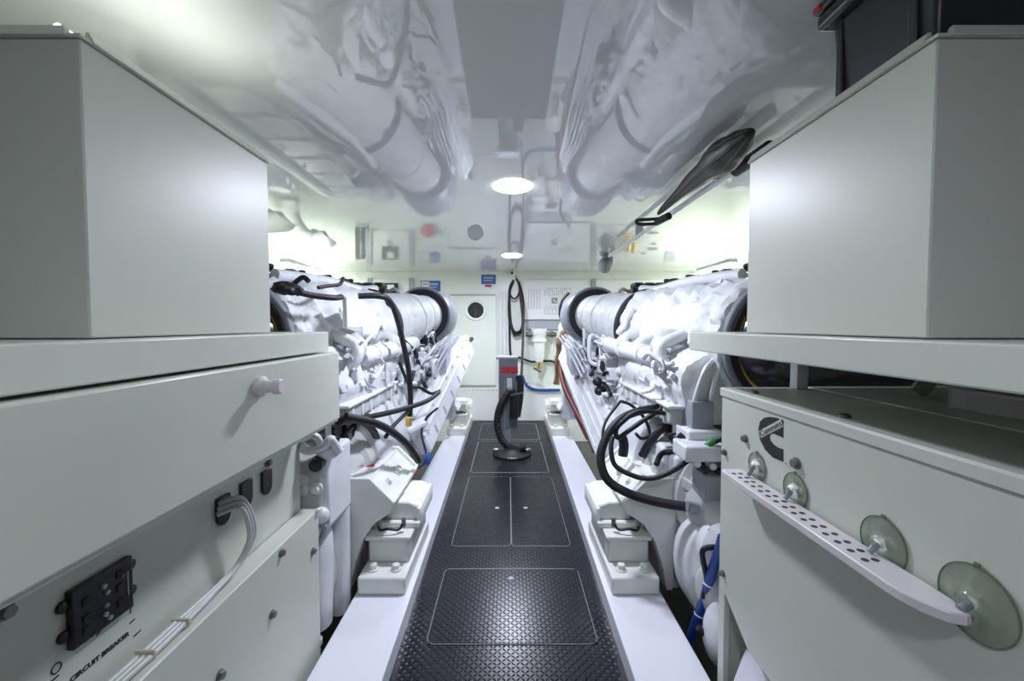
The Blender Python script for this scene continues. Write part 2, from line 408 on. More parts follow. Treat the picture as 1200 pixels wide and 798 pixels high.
# hinge strip along the lid's lower edge
MB().box(-.668, -.70, -.4, YF-.004, .976, .985).build('lid_flange', M['cabinet'], gl)
for px, py in ((313, 542), (3, 717)):
    hexbolt(MB(), P(px, py, X=-.82), (1,0,0), .011, .014).build('bolt', M['dullsteel'], gl)
for px, py in ((318, 720), (329, 648), (366, 646), (257, 791)):
    hexbolt(MB(), P(px, py, X=-.75), (1,0,0), .010, .013).build('bolt', M['dullsteel'], gl)
# cable sockets with rounded lower corner
for px, py in ((260, 598), (287, 579), (311, 565)):
    c = P(px, py, X=-.82); w_, h_ = .058, .084
    poly = [(c.y-w_/2, c.z+h_/2), (c.y+w_/2, c.z+h_/2)]
    for i in range(9):
        a = -PI*i/8*1.0
        poly.append((c.y+w_/2*math.cos(a), c.z-h_/2+w_*.5+w_/2*math.sin(a)))
    so = MB().prism(poly, 'X', -.82, -.811).build('socket', M['blackgloss'], gl, bevel=.003)
# breaker panel
q = [P(75, 688, X=-.82), P(148, 655, X=-.82), P(150, 712, X=-.82), P(77, 762, X=-.82)]
ya = (q[0].y+q[3].y)/2; yb = (q[1].y+q[2].y)/2; za = (q[3].z+q[2].z)/2; zb = (q[0].z+q[1].z)/2
pn = MB().box(-.82, -.806, ya, yb, za, zb).build('breaker_panel', M['blackgloss'], gl, bevel=.003)
for yy, sg in ((ya, -1), (yb, 1)):
    for f in (.28, .78):
        MB().lathe((-.82, yy+sg*.006, za+(zb-za)*f), (1,0,0), [(0, .011), (.006, .011), (.009, .007), (.009, 0)], 16).build('clamp_screw', M['blackgloss'], pn)
for f, g in ((.2, .7), (.2, .4), (.2, .2), (.75, .8), (.75, .55), (.75, .25)):
    MB().box(-.807, -.803, ya+(yb-ya)*f-.008, ya+(yb-ya)*f+.008, za+(zb-za)*g-.008, za+(zb-za)*g+.008).build('breaker_switch', M['black'], pn, bevel=.002)
for f, g, m in ((.47, .76, 'lightgrey'), (.52, .62, 'lightgrey'), (.5, .4, 'grey'), (.48, .25, 'lightgrey'), (.78, .75, 'tan'), (.55, .14, 'grey')):
    MB().cyl((-.807, ya+(yb-ya)*f, za+(zb-za)*g), (-.801, ya+(yb-ya)*f, za+(zb-za)*g), .0045, n=12).build('indicator', M[m], pn)
MB().box(-.807, -.8045, ya+(yb-ya)*.88, ya+(yb-ya)*.9, za+(zb-za)*.3, za+(zb-za)*.75).build('label_strip', M['greyink'], pn)
TX = lambda px, py: frame(P(px, py, X=-.8195), (0,1,0), (0,0,1))
text_mesh('CIRCUIT BREAKER', .013, M['ink'], gl, 'printed_text', TX(119, 768), bold=.0004, width=.125)
for px, py, L, an in ((108, 745, .03, .15), (117, 740, .016, .5), (153, 715, .014, 1.5), (155, 728, .013, .1), (161, 742, .02, .1), (62, 797, .02, .1)):
    cc = P(px, py, X=-.8195); dv = Vector((0, math.cos(an), math.sin(an)))*L/2
    MB().bar(cc-dv, cc+dv, .0028, .0008, (1,0,0)).build('printed_line', M['ink'], gl)
c = P(66, 783, X=-.8195); MB().ring(c, (1,0,0), .0075, .0095, .0008, 20).build('printed_ring', M['ink'], gl)
# dark seam where the cover meets the body
# three conduits from the first socket along the ledge
cd = thing('cable_bundle', 'bundle of three grey conduits bending from the first socket onto the ledge', 'cable', P(275, 598, X=-.79))
s0 = P(260, 597, X=-.80)
for k in range(3):
    d = (k-1)*.0135
    pts = [s0+Vector((-.012, d*.3, d)), s0+Vector((.03, .035+d*.3, d*.9+.004)), P(294, 612, X=-.765)+Vector((0, d*.9, .0)), P(293, 636, X=-.77)+Vector((0, d*.9, 0)),
           P(272, 672, X=-.782)+Vector((-abs(d)*.3, d*.7, d*.2))]
    for Y in (.95, .8, .65, .5, .2, -.2):
        pts.append(Vector((-.786-d*.9, Y, .6355)))
    MB().tube(pts, .0068, n=10, k=7).build('conduit', M['conduit'], cd)
for Y in (1.0, .90, .79, .70):
    MB().box(-.766, -.808, Y-.004, Y+.004, .6275, .646).build('cable_clip', M['tie'], cd, bevel=.002)
    MB().box(-.768, -.79, Y-.012, Y+.012, .6275, .634).build('clip_foot', M['tie'], cd, bevel=.002)

# ------------------------------------------------------------------ right generator enclosure
gr = thing('generator_enclosure', 'pale sound enclosure with black emblem and suction cup rail, under the right shelf', 'generator', (1.3, .8, -.3))
GX, GF, GT = .75, 1.49, 1.125
poly = [(-.4, -.29), (.55, -.29), (.55, .1), (.86, .10), (.86, .33), (1.30, .33), (1.45, .42), (1.45, -.29), (GF, -.29), (GF, GT), (-.4, GT)]
MB().prism(poly, 'X', GX, GX+.02).build('side_panel', M['cabinet'], gr, bevel=.002)
MB().box(GX+.10, 1.9, -.4, GF-.005, -.29, GT-.01).build('enclosure_body', M['cabinet'], gr)
MB().box(GX+.02, GX+.10, GF-.02, GF, -.29, GT-.005).build('end_panel', M['cabinet'], gr)
MB().box(GX+.02, GX+.10, -.4, GF-.02, .60, GT-.012).build('inner_frame', M['cabinet'], gr)
top1 = MB().box(GX-.004, 1.042, -.4, GF+.004, GT, GT+.007).build('top_panel', M['cabinet_gloss'], gr, bevel=.002)
top2 = MB().box(1.05, 1.9, -.4, GF+.004, GT, GT+.009).build('top_panel', M['cabinet_gloss'], gr, bevel=.002)
MB().box(GX-.006, GX+.0, -.4, GF+.004, GT-.022, GT+.004).build('edge_trim', M['cabinet'], gr, bevel=.002)
MB().hexa([(GX-.004, .87, .11), (GX-.004, 1.40, .11), (GX+.06, 1.40, .11), (GX+.06, .87, .11)],
          [(GX+.05, .87, .26), (GX+.05, 1.40, .26), (GX+.09, 1.40, .26), (GX+.09, .87, .26)]).build('drip_plate', M['stringer'], gr)
for px, py in ((990, 489), (884, 461)):
    c = P(px, py, Z=GT+.007)
    MB().lathe((max(c.x, GX+.012), c.y, GT+.007), (0,0,1), [(0, .013), (.005, .013), (.009, .009), (.011, 0)], 16).build('top_bolt', M['dullsteel'], gr)
for px, py, r in ((874, 514, .0095), (850, 530, .008), (934, 543, .0115), (848, 672, .0085)):
    hexbolt(MB(), P(px, py, X=GX), (-1,0,0), r, .013).build('bolt', M['dullsteel'], gr)
# emblem: black hooked letter with a slanted white band
c0 = P(890, 514, X=GX)
ys = [P(px, 514, X=GX).y for px in (890, 918)]
def LP(px, py):
    p = P(px, py, X=GX); return (p.y, p.z)
pt = [(918, 541), (906, 536), (897, 527), (891, 515), (889, 503), (891, 494), (896, 489.5), (902, 488.5), (910, 489.5), (918, 492.5), (918, 513), (909, 508.5), (904, 508), (902, 511), (903, 516), (907, 521), (912, 524.5), (918, 526.5)]
MB().prism([LP(*p) for p in pt], 'X', GX-.0012, GX+.001).build('emblem', M['ink'], gr)
a = Vector((GX-.0016, *LP(891.5, 509))); b = Vector((GX-.0016, *LP(917, 495.5)))
MB().bar(a, b, .021, .0012, (1,0,0)).build('emblem_band', M['cabinet'], gr)
d = (b-a).normalized()
text_mesh('Cummins', .024, M['ink'], gr, 'emblem_text', frame((a+b)/2+Vector((-.0012, 0, 0)), d, Vector((-1,0,0)).cross(d)), ext=.0004, width=(b-a).length*.96)
c = P(921, 543, X=GX); MB().cyl(c, c+Vector((-.0012, 0, 0)), .0028, n=10).build('printed_mark', M['greyink'], gr)

# suction rail
rl = thing('suction_rail', 'long white slotted plastic rail held by four clear suction cups on the right enclosure', 'rail', (.71, 1.0, .88))
zr = .893; xo, xi = .672, .742
poly = [(xi, .68), (xi, 1.345), (xo+.012, 1.345), (xo, 1.333), (xo, .745), (xo+.003, .72), (xo+.012, .69), (xo+.030, .665), (xo+.052, .657), (xi-.004, .662)]
rail = MB().prism(poly, 'Z', zr-.02, zr).build('rail_bar', M['pvc'], rl, bevel=.003)
for i in range(15):
    y = .815+i*.0345
    for x in (.694, .714):
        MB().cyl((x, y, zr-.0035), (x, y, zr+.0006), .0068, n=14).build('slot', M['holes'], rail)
for px, py, r in ((888, 547, .043), (933, 575, .046), (1036, 637, .053), (1146, 707, .060)):
    c = P(px, py, X=GX); cx = GX-.0008
    cupo = MB().lathe((cx, c.y, c.z), (-1,0,0), [(0, r), (.0022, r*.99), (.005, r*.8), (.010, r*.5), (.018, r*.26), (.024, r*.2), (.024, 0)], 40).build('suction_cup', M['cup'], rl)
    MB().closed_lathe((cx-.001, c.y, c.z), (-1,0,0), [(0, r*.975), (0, r*1.0), (.003, r*1.0), (.003, r*.975)], 48).build('cup_edge', M['rim'], cupo)
    MB().cyl((cx-.012, c.y, c.z), (cx-.028, c.y, zr+.004), .006, n=14).build('cup_stem', M['grey'], cupo)
    MB().bar((cx-.003, c.y, c.z+r*.96), (cx-.003, c.y, c.z+r*1.1), .008, .003, (1,0,0)).build('pull_tab', M['rim'], cupo)

# clear tray on top of the right enclosure
tr = thing('clear_tray', 'shallow clear plastic tray lying on the right enclosure under the shelf', 'tray', (1.35, .9, GT+.009))
zt = GT+.0095
MB().box(1.15, 1.62, .60, 1.11, zt, zt+.004).build('tray_base', M['glass'], tr, bevel=.0015)
for b in ((1.15, 1.155, .60, 1.11), (1.615, 1.62, .60, 1.11), (1.155, 1.615, .60, .605), (1.155, 1.615, 1.105, 1.11)):
    MB().box(*b, zt+.004, zt+.05).build('tray_side', M['glass'], tr)
pts = rrect(1.14, 1.63, .59, 1.12, .03, zt+.052)
MB().tube(pts+[pts[0]], .005, n=8, smooth=False).build('tray_rim', M['glass'], tr)
tag(MB().box(1.30, 1.44, .80, 1.0, zt+.005, zt+.04).build('folded_cloth', M['blanket'], None, bevel=.012), 'folded white cloth lying in the clear tray', 'cloth')

# ------------------------------------------------------------------ engine mounts
from mathutils import noise as mnoise
def engine_mount(s, Y0, lab, far=False):
    t = thing('engine_mount', lab, 'engine mount', (s*.6, Y0+.3, .08), 'engine mounts on the white bearers')
    xi, xo = s*.485, s*.712
    MB().box(xi, xo, Y0, Y0+.60, .08, .165).build('foot_plate', M['mount'], t, bevel=.012, seg=3)
    MB().box(s*.495, s*.70, Y0+.13, Y0+.56, .165, .285).build('lower_block', M['mount'], t, bevel=.012, seg=3)
    for x in (.545, .655):
        hexbolt(MB(), (s*x, Y0+.065, .165), (0,0,1), .019, .03).build('bolt', M['mount'], t, bevel=.002)
        hexbolt(MB(), (s*x, Y0+.58, .165), (0,0,1), .013, .02).build('bolt', M['mount'], t)
    MB().box(s*.485, s*.71, Y0+.11, Y0+.58, .283, .305).build('flange', M['mount'], t, bevel=.006)
    MB().lathe((s*.59, Y0+.34, .30), (0,0,1), [(0, .10), (.02, .10), (.035, .085), (.07, .08), (.085, .06), (.085, 0)], 28).build('rubber_housing', M['mount'], t)
    MB().cyl((s*.59, Y0+.34, .38), (s*.59, Y0+.34, .46), .022, n=16).build('stud', M['steel'], t)
    # upper yoke that carries the engine arm
    prof = [(s*.455, .328), (s*.64, .328), (s*.64, .43), (s*.52, .425), (s*.47, .405), (s*.455, .385)]
    MB().prism(prof, 'Y', Y0+.24, Y0+.56).build('upper_yoke', M['mount'], t, bevel=.01)
    MB().box(s*.458, s*.478, Y0+.22, Y0+.58, .307, .40).build('side_plate', M['mount'], t, bevel=.006)
    MB().box(s*.46, s*.70, Y0+.20, Y0+.24, .305, .335).build('cross_bar', M['mount'], t, bevel=.006)
    pts = [(s*(.655), Y0+.16, .345), (s*.645, Y0+.14, .325), (s*.60, Y0+.13, .335), (s*.55, Y0+.14, .328), (s*.53, Y0+.16, .36)]
    MB().tube(pts, .006, n=8).build('bonding_wire', M['black'], t)
    for x in (.655, .53):
        MB().cyl((s*x, Y0+.16, .335), (s*x, Y0+.16, .375), .011, n=12).build('wire_lug', M['dullsteel'], t)
    if far:
        MB().box(s*.50, s*.69, Y0+.10, Y0+.112, .40, .42).build('name_plate', M['greyink'], t)
        MB().box(s*.49, s*.70, Y0+.112, Y0+.3, .34, .47).build('upper_block', M['mount'], t, bevel=.01)
    return t
engine_mount(-1, 1.96, 'stepped white engine mount under the tray bracket with the red triangle sticker')
engine_mount(1, 1.96, 'stepped white engine mount below the thick looping black hose')
engine_mount(-1, 4.86, 'small stepped white engine mount at the aft end of the left bearer', True)
engine_mount(1, 4.86, 'small stepped white engine mount at the aft end of the right bearer', True)

# ------------------------------------------------------------------ engines
def lump(amp, f, seed):
    return lambda t, a: amp*mnoise.noise(Vector((t*f+seed, math.cos(a)*f*.35, math.sin(a)*f*.35)))
def engine(s, lab):
    E = thing('marine_engine', lab, 'engine', (s*1.15, 3.2, -.3))
    rnd = random.Random(11 if s > 0 else 12)
    V = lambda x, y, z: (s*x, y, z)
    W = M['engine']
    blk = MB().prism([(s*.80, .25), (s*.70, .55), (s*.82, .95), (s*.95, 1.12), (s*1.55, 1.12), (s*1.7, .95), (s*1.72, .55), (s*1.6, .25)], 'Y', 2.40, 4.70).build('cylinder_block', W, E, bevel=.02)
    for i in range(13):
        y = 2.5+i*.165
        MB().hexa([V(.69, y, .42), V(.69, y+.03, .42), V(.8, y+.03, .42), V(.8, y, .42)], [V(.80, y, .93), V(.80, y+.03, .93), V(.9, y+.03, .93), V(.9, y, .93)]).build('block_rib', W, E, bevel=.006)
    MB().prism([(s*.92, -.12), (s*.85, .26), (s*1.5, .26), (s*1.42, -.12)], 'Y', 2.45, 4.5).build('oil_pan', W, E, bevel=.02)
    # --- gearbox and flywheel housing at the near end
    MB().lathe(V(1.12, 2.42, .46), (0,-1,0), [(0, .395), (.10, .395), (.12, .37), (.22, .35), (.32, .30), (.34, .26), (.34, 0)], 40).build('flywheel_housing', M['cast'], E)
    for i in range(16):
        a = 2*PI*i/16+.1
        hexbolt(MB(), V(1.12+.378*math.cos(a), 2.325, .46+.378*math.sin(a)), (0,-1,0), .014, .022).build('housing_bolt', M['cast'], E)
    for i in range(10):
        a = 2*PI*i/10+.2
        MB().bar(V(1.12+.25*math.cos(a), 2.11, .46+.25*math.sin(a)), V(1.12+.36*math.cos(a), 2.29, .46+.36*math.sin(a)), .02, .06, (0,1,0)).build('housing_rib', M['cast'], E, bevel=.005)
    MB().lathe(V(1.10, 2.12, .52), (0,-1,0), [(0, .31), (.12, .30), (.14, .27), (.2, .28), (.30, .25), (.34, .18), (.34, 0)], 36).build('gearbox', M['cast'], E)
    MB().lathe(V(1.05, 2.0, .22), (0,-1,0), [(0, .26), (.2, .26), (.26, .2), (.27, 0)], 32).build('gearbox', M['cast'], E)
    for i in range(7):
        a = PI*.15+PI*i/8
        MB().bar(V(1.10+.285*math.cos(a), 2.0, .52+.285*math.sin(a)), V(1.10+.25*math.cos(a), 1.83, .52+.25*math.sin(a)), .018, .05, (0,0,1)).build('gearbox_rib', M['cast'], E, bevel=.004)
    # flange strip above the gearbox, ribbed
    MB().box(s*.78, s*1.55, 2.05, 2.9, .865, .95).build('flange_strip', M['cast'], E, bevel=.012)
    for i in range(6):
        MB().box(s*.772, s*.80, 2.1+i*.14, 2.13+i*.14, .86, .955).build('flange_lug', W, E, bevel=.008)
    MB().box(s*.76, s*1.6, 2.02, 2.95, .948, .966).build('flange_plate', W, E, bevel=.006)
    for i in range(4):
        MB().box(s*(.86+i*.17), s*(.885+i*.17), 2.035, 2.06, .80, .95).build('flange_lug', W, E, bevel=.006)
    # --- lower insulated manifold
    j = lump(.16, 6, 3.1 if s > 0 else 9.4)
    MB().lathe(V(.98, 1.98, 1.05), (s*-.04, 1, 0), [(0, 0), (.0, .12), (.03, .165), (.15, .19), (.4, .185), (.7, .19), (.95, .17), (1.1, .14), (1.16, .1), (1.16, 0)], 48, lambda t_, a_: j(t_, a_)+lump(.05, 20, 6.6)(t_, a_)).build('heat_blanket', M['blanket'], E)
    for k in range(4):
        MB().tube([V(.86+.07*k, 1.975-.01*k, .97), V(.87+.07*k, 1.955, 1.05), V(.91+.06*k, 1.96, 1.15), V(.98+.04*k, 1.985, 1.21)], .012, n=8).build('casting_rib', W, E)
    # --- large insulated exhaust body
    a = Vector(V(1.25, 1.97, 1.27)); b = Vector(V(1.07, 3.10, 1.33)); L = (b-a).length; n_ = 64
    prof = [(0, .275)]+[(L*(i+.5)/n_, .300+.014*math.sin(i*.65)-.02*(i/n_)) for i in range(n_)]+[(L, .255)]
    l1 = lump(.09, 7, 1.7 if s > 0 else 5.2); l2 = lump(.06, 22, 8.1 if s > 0 else 2.2); l3 = lump(.03, 40, 4.4)
    body = MB().lathe(a, b-a, prof, 96, lambda t_, a_: l1(t_, a_)+l2(t_, a_)+l3(t_, a_)).build('exhaust_blanket', M['blanket'], E)
    for i in range(9):
        f = .06+i*.105; c_ = a+(b-a)*f
        e = Vector((-s*.88, 0, -.5)).normalized()*.312
        MB().cyl(c_+e, c_+e*1.06, .012, n=10).build('lace_hook', M['steel'] if i % 3 == 0 else W, body)
    # --- inlet bell at the near end: grey flange and black barrel turning outboard
    ax = (a-b).normalized()
    MB().ring(a-ax*.02, ax, .225, .298, .05, 56).build('inlet_flange', M['drum'], E, bevel=.008)
    MB().ring(a+ax*.02, ax, .20, .275, .022, 56).build('inlet_seal', M['black'], E)
    MB().ring(a+ax*.03, ax, .232, .252, .022, 56).build('clamp_band', M['brass'], E)
    p = [a-ax*.05, a+ax*.04, Vector(V(1.45, 1.90, 1.26)), Vector(V(1.85, 1.86, 1.25)), Vector(V(2.35, 1.88, 1.24))]
    MB().tube(p, .23, n=40, k=9, radii=lambda t: .236-.10*max(0, t-.25)).build('black_barrel', M['barrel'], E)
    # --- second and first black rings, smooth white pipe, grey drum
    c2 = Vector(V(1.04, 3.13, 1.335)); d1 = Vector(V(.82, 4.0, 1.44)); ax2 = (d1-c2).normalized()
    MB().closed_lathe(c2-ax2*.02, ax2, [(0, .20), (0, .275), (.02, .285), (.055, .28), (.06, .2)], 56).build('pipe_seal', M['black'], E)
    Lp = (d1-c2).length
    MB().lathe(c2+ax2*.03, ax2, [(0, .245), (Lp*.3, .235), (Lp*.55, .225), (Lp*.8, .205), (Lp*.96, .165), (Lp*.99, .12), (Lp, 0)], 48, lump(.04, 5, 2.2)).build('smooth_pipe', M['blanket'], E)
    dr = Vector(V(.815, 4.02, 1.44))
    MB().closed_lathe(dr, ax2*0+Vector((0,1,0)), [(0, .185), (0, .262), (.02, .272), (.5, .272), (.5, .185)], 64).build('drum_shell', M['drum'], E)
    MB().closed_lathe(dr-Vector((0,.012,0)), Vector((0,1,0)), [(0, .19), (0, .246), (.03, .246), (.03, .19)], 64).build('drum_seal', M['black'], E)
    MB().cyl(dr+Vector((0,.02,0)), dr+Vector((0,.48,0)), .19, n=40).build('drum_core', M['grey'], E)
    # white dome facing the walkway
    MB().lathe(dr+Vector((0,.03,0)), (0,-1,0), [(0, .192), (.06, .19), (.16, .175), (.22, .16), (.22, 0)], 44).build('end_dome', M['blanket'], E)
    # --- top deck, rocker covers and rails
    MB().box(s*.98, s*1.66, 2.25, 4.35, 1.10, 1.50).build('cylinder_head', W, E, bevel=.02)
    for i in range(6):
        y = 2.32+i*.335
        rc = MB().box(s*1.30, s*1.68, y, y+.30, 1.50, 1.575).build('rocker_cover', W, E, bevel=.02, seg=3)
        for dx in (.04, .34):
            hexbolt(MB(), V(1.30+dx, y+.15, 1.575), (0,0,1), .012, .018).build('cover_bolt', W, rc)
    MB().cyl(V(1.18, 2.3, 1.57), V(1.18, 4.3, 1.57), .045, n=20).build('fuel_rail', W, E)
    MB().tube([V(1.03, 3.3, 1.63), V(1.05, 3.0, 1.60), V(1.1, 2.6, 1.615), V(1.2, 2.2, 1.61)], .03, n=14).build('coolant_pipe', W, E)
    for i in range(6):
        y = 2.45+i*.33
        MB().tube([V(1.18, y, 1.60), V(1.22, y, 1.66), V(1.30, y+.02, 1.65), V(1.36, y+.04, 1.56)], .012, n=10).build('injector_pipe', W, E)
    cn = MB().box(s*1.02, s*1.30, 3.52, 3.66, 1.60, 1.655).build('connector_block', M['black'], E, bevel=.006)
    for i in range(3):
        x = 1.03+i*.09
        MB().box(s*x, s*(x+.076), 3.50, 3.64, 1.655, 1.70).build('connector_cap', M['blackgloss'], cn, bevel=.012)
        MB().box(s*(x+.006), s*(x+.07), 3.496, 3.50, 1.648, 1.662).build('connector_band', M['brass'], cn)
    MB().tube([V(1.0, 3.55, 1.62), V(.93, 3.5, 1.645), V(.9, 3.55, 1.60)], .014).build('harness_tail', M['grey'], cn)
    MB().tube([V(1.05, 3.45, 1.63), V(1.12, 3.1, 1.645), V(1.2, 2.7, 1.64), V(1.32, 2.3, 1.62), V(1.45, 2.0, 1.60), V(1.75, 1.75, 1.57)], .014, n=10).build('wiring_harness', M['black'], E)
    for k in range(5):
        y = 3.3-k*.25
        MB().tube([V(1.09+k*.05, y, 1.64), V(1.05+k*.05, y-.04, 1.665), V(1.1+k*.06, y-.1, 1.65)], .010, n=8).build('harness_tail', M['black'], E)
    MB().ball(V(1.14, 2.95, 1.645), .035, .06, .025, jitter=lambda a, b: .2*math.sin(5*b)).build('harness_knot', M['black'], E)
    # --- rail below the black rings, and the clutter of small pipes between rings and block
    MB().lathe(V(.80, 2.30, 1.175), (s*-.08, 1, .04), [(0, 0), (0, .04), (.02, .052), (.95, .052), (.98, .04), (1.0, .03), (1.0, 0)], 20).build('coolant_rail', W, E)
    for f in (.15, .5, .8):
        MB().ring(Vector(V(.80, 2.30, 1.175))+Vector((s*-.08, 1, .04))*f, (s*-.08, 1, .04), .05, .06, .02, 20).build('rail_clamp', M['white'], E)
    for k in range(26):
        y = 3.05+rnd.random()*.95; x = .62+rnd.random()*.16+.06*(4-y); z = .88+rnd.random()*.36
        q = [Vector(V(x, y, z))]; dirv = Vector((0, 0, 0))
        for m_ in range(3):
            st = rnd.choice([(0, .13, 0), (0, -.13, 0), (0, 0, .12), (0, 0, -.12), (.07, .04, 0), (-.05, .03, .05)])
            q.append(q[-1]+Vector((s*st[0], st[1]*(.5+rnd.random()), st[2]*(.5+rnd.random()))))
        MB().tube(q, rnd.choice([.007, .009, .012, .016]), n=8, k=5).build('small_pipe', rnd.choice([W, W, W, M['white'], M['lightgrey']]), E)
    for k in range(22):
        y = 3.0+rnd.random()*1.0; x = .64+rnd.random()*.12+.05*(4-y); z = .85+rnd.random()*.36
        d_ = Vector((-s*1, -.4*rnd.random(), .4*(rnd.random()-.5)))
        r_ = .012+rnd.random()*.014
        f_ = MB(); hexbolt(f_, V(x, y, z), d_, r_, .04)
        f_.cyl(Vector(V(x, y, z)), Vector(V(x, y, z))-d_*.12, r_*.8, n=10)
        f_.build('fitting', rnd.choice([W, W, M['lightgrey'], M['white'], M['grey']]), E)
    for k in range(7):
        y = 3.05+k*.13; z = .95+.05*math.sin(k*2.1)
        MB().box(s*(.70+.03*(k % 2)), s*(.80+.03*(k % 3)), y, y+.07+.03*(k % 2), z, z+.09+.04*(k % 3)).build('valve_body', W, E, bevel=.01)
    for k in range(14):
        y = 3.0+rnd.random()*1.0; x = .60+rnd.random()*.10+.06*(4-y); z = .88+rnd.random()*.32
        q = [Vector(V(x, y, z))]
        for m_ in range(2): q.append(q[-1]+Vector((s*(rnd.random()-.5)*.05, (rnd.random()-.5)*.2, (rnd.random()-.5)*.12)))
        MB().tube(q, rnd.choice([.008, .012, .016]), n=8, k=5).build('dark_lead', M['black'], E)
    # grey cooler with slanting lines under the drum
    MB().hexa([V(.56, 3.78, .90), V(.56, 4.10, .96), V(.80, 4.10, .96), V(.80, 3.78, .90)], [V(.56, 3.90, 1.06), V(.56, 4.20, 1.12), V(.80, 4.20, 1.12), V(.80, 3.90, 1.06)]).build('cooler_box', M['lightgrey'], E, bevel=.01)
    for k in range(5):
        x = .53+k*.03
        MB().tube([V(x+.07, 3.45+.06*k, .92+k*.03), V(x+.04, 3.95, 1.09+k*.02), V(x, 4.45, 1.22+k*.015)], .013, n=8).build('cooler_line', M['lightgrey'] if k % 2 else M['grey'], E)
    # --- slanting guard that rises aft, with slots and bolts
    A0 = Vector(V(.64, 3.02, .52)); A1 = Vector(V(.47, 4.82, 1.13))
    if s > 0: A0 = Vector(V(.72, 3.0, .54)); A1 = Vector(V(.66, 4.82, 1.10))
    ax3 = (A1-A0).normalized(); out = Vector((-s*.93, 0, .36)); out = (out-ax3*out.dot(ax3)).normalized()
    sd = ax3.cross(out).normalized()
    if sd.z < 0: sd = -sd
    g = MB().bar(A0, A1, .24 if s < 0 else .32, .10, out).build('belt_guard', W, E, bevel=.018, seg=3)
    MB().bar(A0+out*.045+sd*.03, A1+out*.045+sd*.03, .03, .03, out).build('guard_ridge', W, g, bevel=.006)
    if s > 0:
        for k in range(3):
            MB().bar(A0+out*.05+sd*(-.12+.085*k)+ax3*.05, A1+out*.05+sd*(-.12+.085*k)-ax3*.05, .014, .012, out).build('guard_ridge', W, g, bevel=.003)
    for k in range(6 if s < 0 else 0):
        c_ = A0+(A1-A0)*(.12+k*.15)+out*.051
        MB().bar(c_-sd*.09, c_-sd*.02, .028, .006, out).build('guard_slot', M['lightgrey'], g)
    for k in range(8):
        c_ = A0+(A1-A0)*(.06+k*.125)+out*.05+sd*.095
        hexbolt(MB(), c_, out, .011, .016).build('guard_bolt', W, g)
    MB().bar(A0+sd*.18-out*.03+ax3*.1, A1+sd*.14-out*.03-ax3*.35, .10, .05, out).build('upper_guard', W, E, bevel=.012)
    # arm at the far mount
    MB().prism([(s*.55, .40), (s*.78, .40), (s*.82, .62), (s*.72, .66)], 'Y', 4.70, 5.0).build('mount_arm', W, E, bevel=.012)
    # far front cover of the engine
    MB().box(s*.60, s*1.6, 4.68, 4.86, .30, 1.15).build('front_cover', W, E, bevel=.03)
    for k in range(3):
        MB().cyl(V(.85+.3*k, 4.86, .6+.12*(k % 2)), V(.85+.3*k, 4.93, .6+.12*(k % 2)), .13-.02*k, n=28).build('pulley', M['lightgrey'], E, bevel=.008)
    # --- turbo housing, elbows, clamps and small brackets between the two insulated bodies
    for y, x, r_ in ((2.78, .86, .105), (2.30, .92, .11)):
        MB().tube([V(x+r_*math.cos(q_), y+.02*math.sin(q_), 1.215+r_*.62*math.sin(q_)) for q_ in [i*.45 for i in range(14)]], .05, n=14, radii=lambda u: .062-.030*u).build('turbo_housing', M['cast'], E)
        MB().cyl(V(x-.10, y, 1.215), V(x+.08, y, 1.215), .045, n=20).build('turbo_inlet', W, E)
        MB().ring(V(x-.09, y, 1.215), (s,0,0), .045, .06, .018, 24).build('v_clamp', M['steel'], E)
    for y in (2.16, 2.52, 2.95):
        MB().tube([V(.90, y, 1.10), V(.80, y+.02, 1.15), V(.79, y+.05, 1.24), V(.92, y+.08, 1.30)], .032, n=12).build('elbow_pipe', M['blanket'], E)
        for q_ in range(3):
            hexbolt(MB(), V(.785+.02*q_, y+.01*q_, 1.12+.05*q_), (-s,0,.3), .011, .02).build('fitting', M['steel'] if q_ == 1 else W, E)
    for f_ in (.25, .6):
        MB().ring(c2+ax2*Lp*f_, ax2, .226, .24 if f_ < .5 else .232, .012, 48).build('pipe_clamp', M['white'], E)
    for k in range(18):
        y = 2.05+rnd.random()*1.1; x = .77+rnd.random()*.08; z = .98+rnd.random()*.26
        q = [Vector(V(x, y, z))]
        for m_ in range(3): q.append(q[-1]+Vector((s*(rnd.random()-.6)*.06, (rnd.random()-.4)*.22, (rnd.random()-.5)*.14)))
        MB().tube(q, rnd.choice([.005, .007, .010, .013]), n=8, k=5).build('small_pipe', rnd.choice([W, W, M['white'], M['lightgrey'], M['cast']]), E)
    for k in range(12):
        y = 2.08+k*.075; z = 1.035+.03*math.sin(k*1.7); x = .775+.012*math.cos(k*2.3)
        MB().box(s*x, s*(x+.035), y, y+.03+.015*(k % 3), z, z+.025+.02*(k % 2)).build('small_bracket', rnd.choice([W, M['cast'], W]), E, bevel=.004)
    for k in range(9):
        y = 2.0+rnd.random()*.5; x = .80+rnd.random()*.15
        q = [Vector(V(x, y, .84-.05*rnd.random()))]
        for m_ in range(4): q.append(q[-1]+Vector((s*(rnd.random()-.5)*.14, (rnd.random()-.3)*.16, -.02-.05*rnd.random())))
        MB().tube(q, rnd.choice([.008, .010, .014]), n=8, k=5).build('wiring_harness', M['black'], E)
    # --- tray bracket reaching to the near mount
    tb = [(.808, .585), (.68, .585), (.57, .474), (.582, .43), (.656, .382), (.717, .292), (.75, .19), (.775, .05), (.86, .05), (.86, .585)]
    tb = [(s*x, z) for x, z in tb]
    br = MB().prism(tb, 'Y', 2.065, 2.60).build('mount_bracket', M['mount'], E, bevel=.004)
    tf = [(.822, .606), (.676, .606), (.558, .486), (.582, .43), (.656, .382), (.717, .292), (.75, .19), (.775, .05), (.805, .05)]
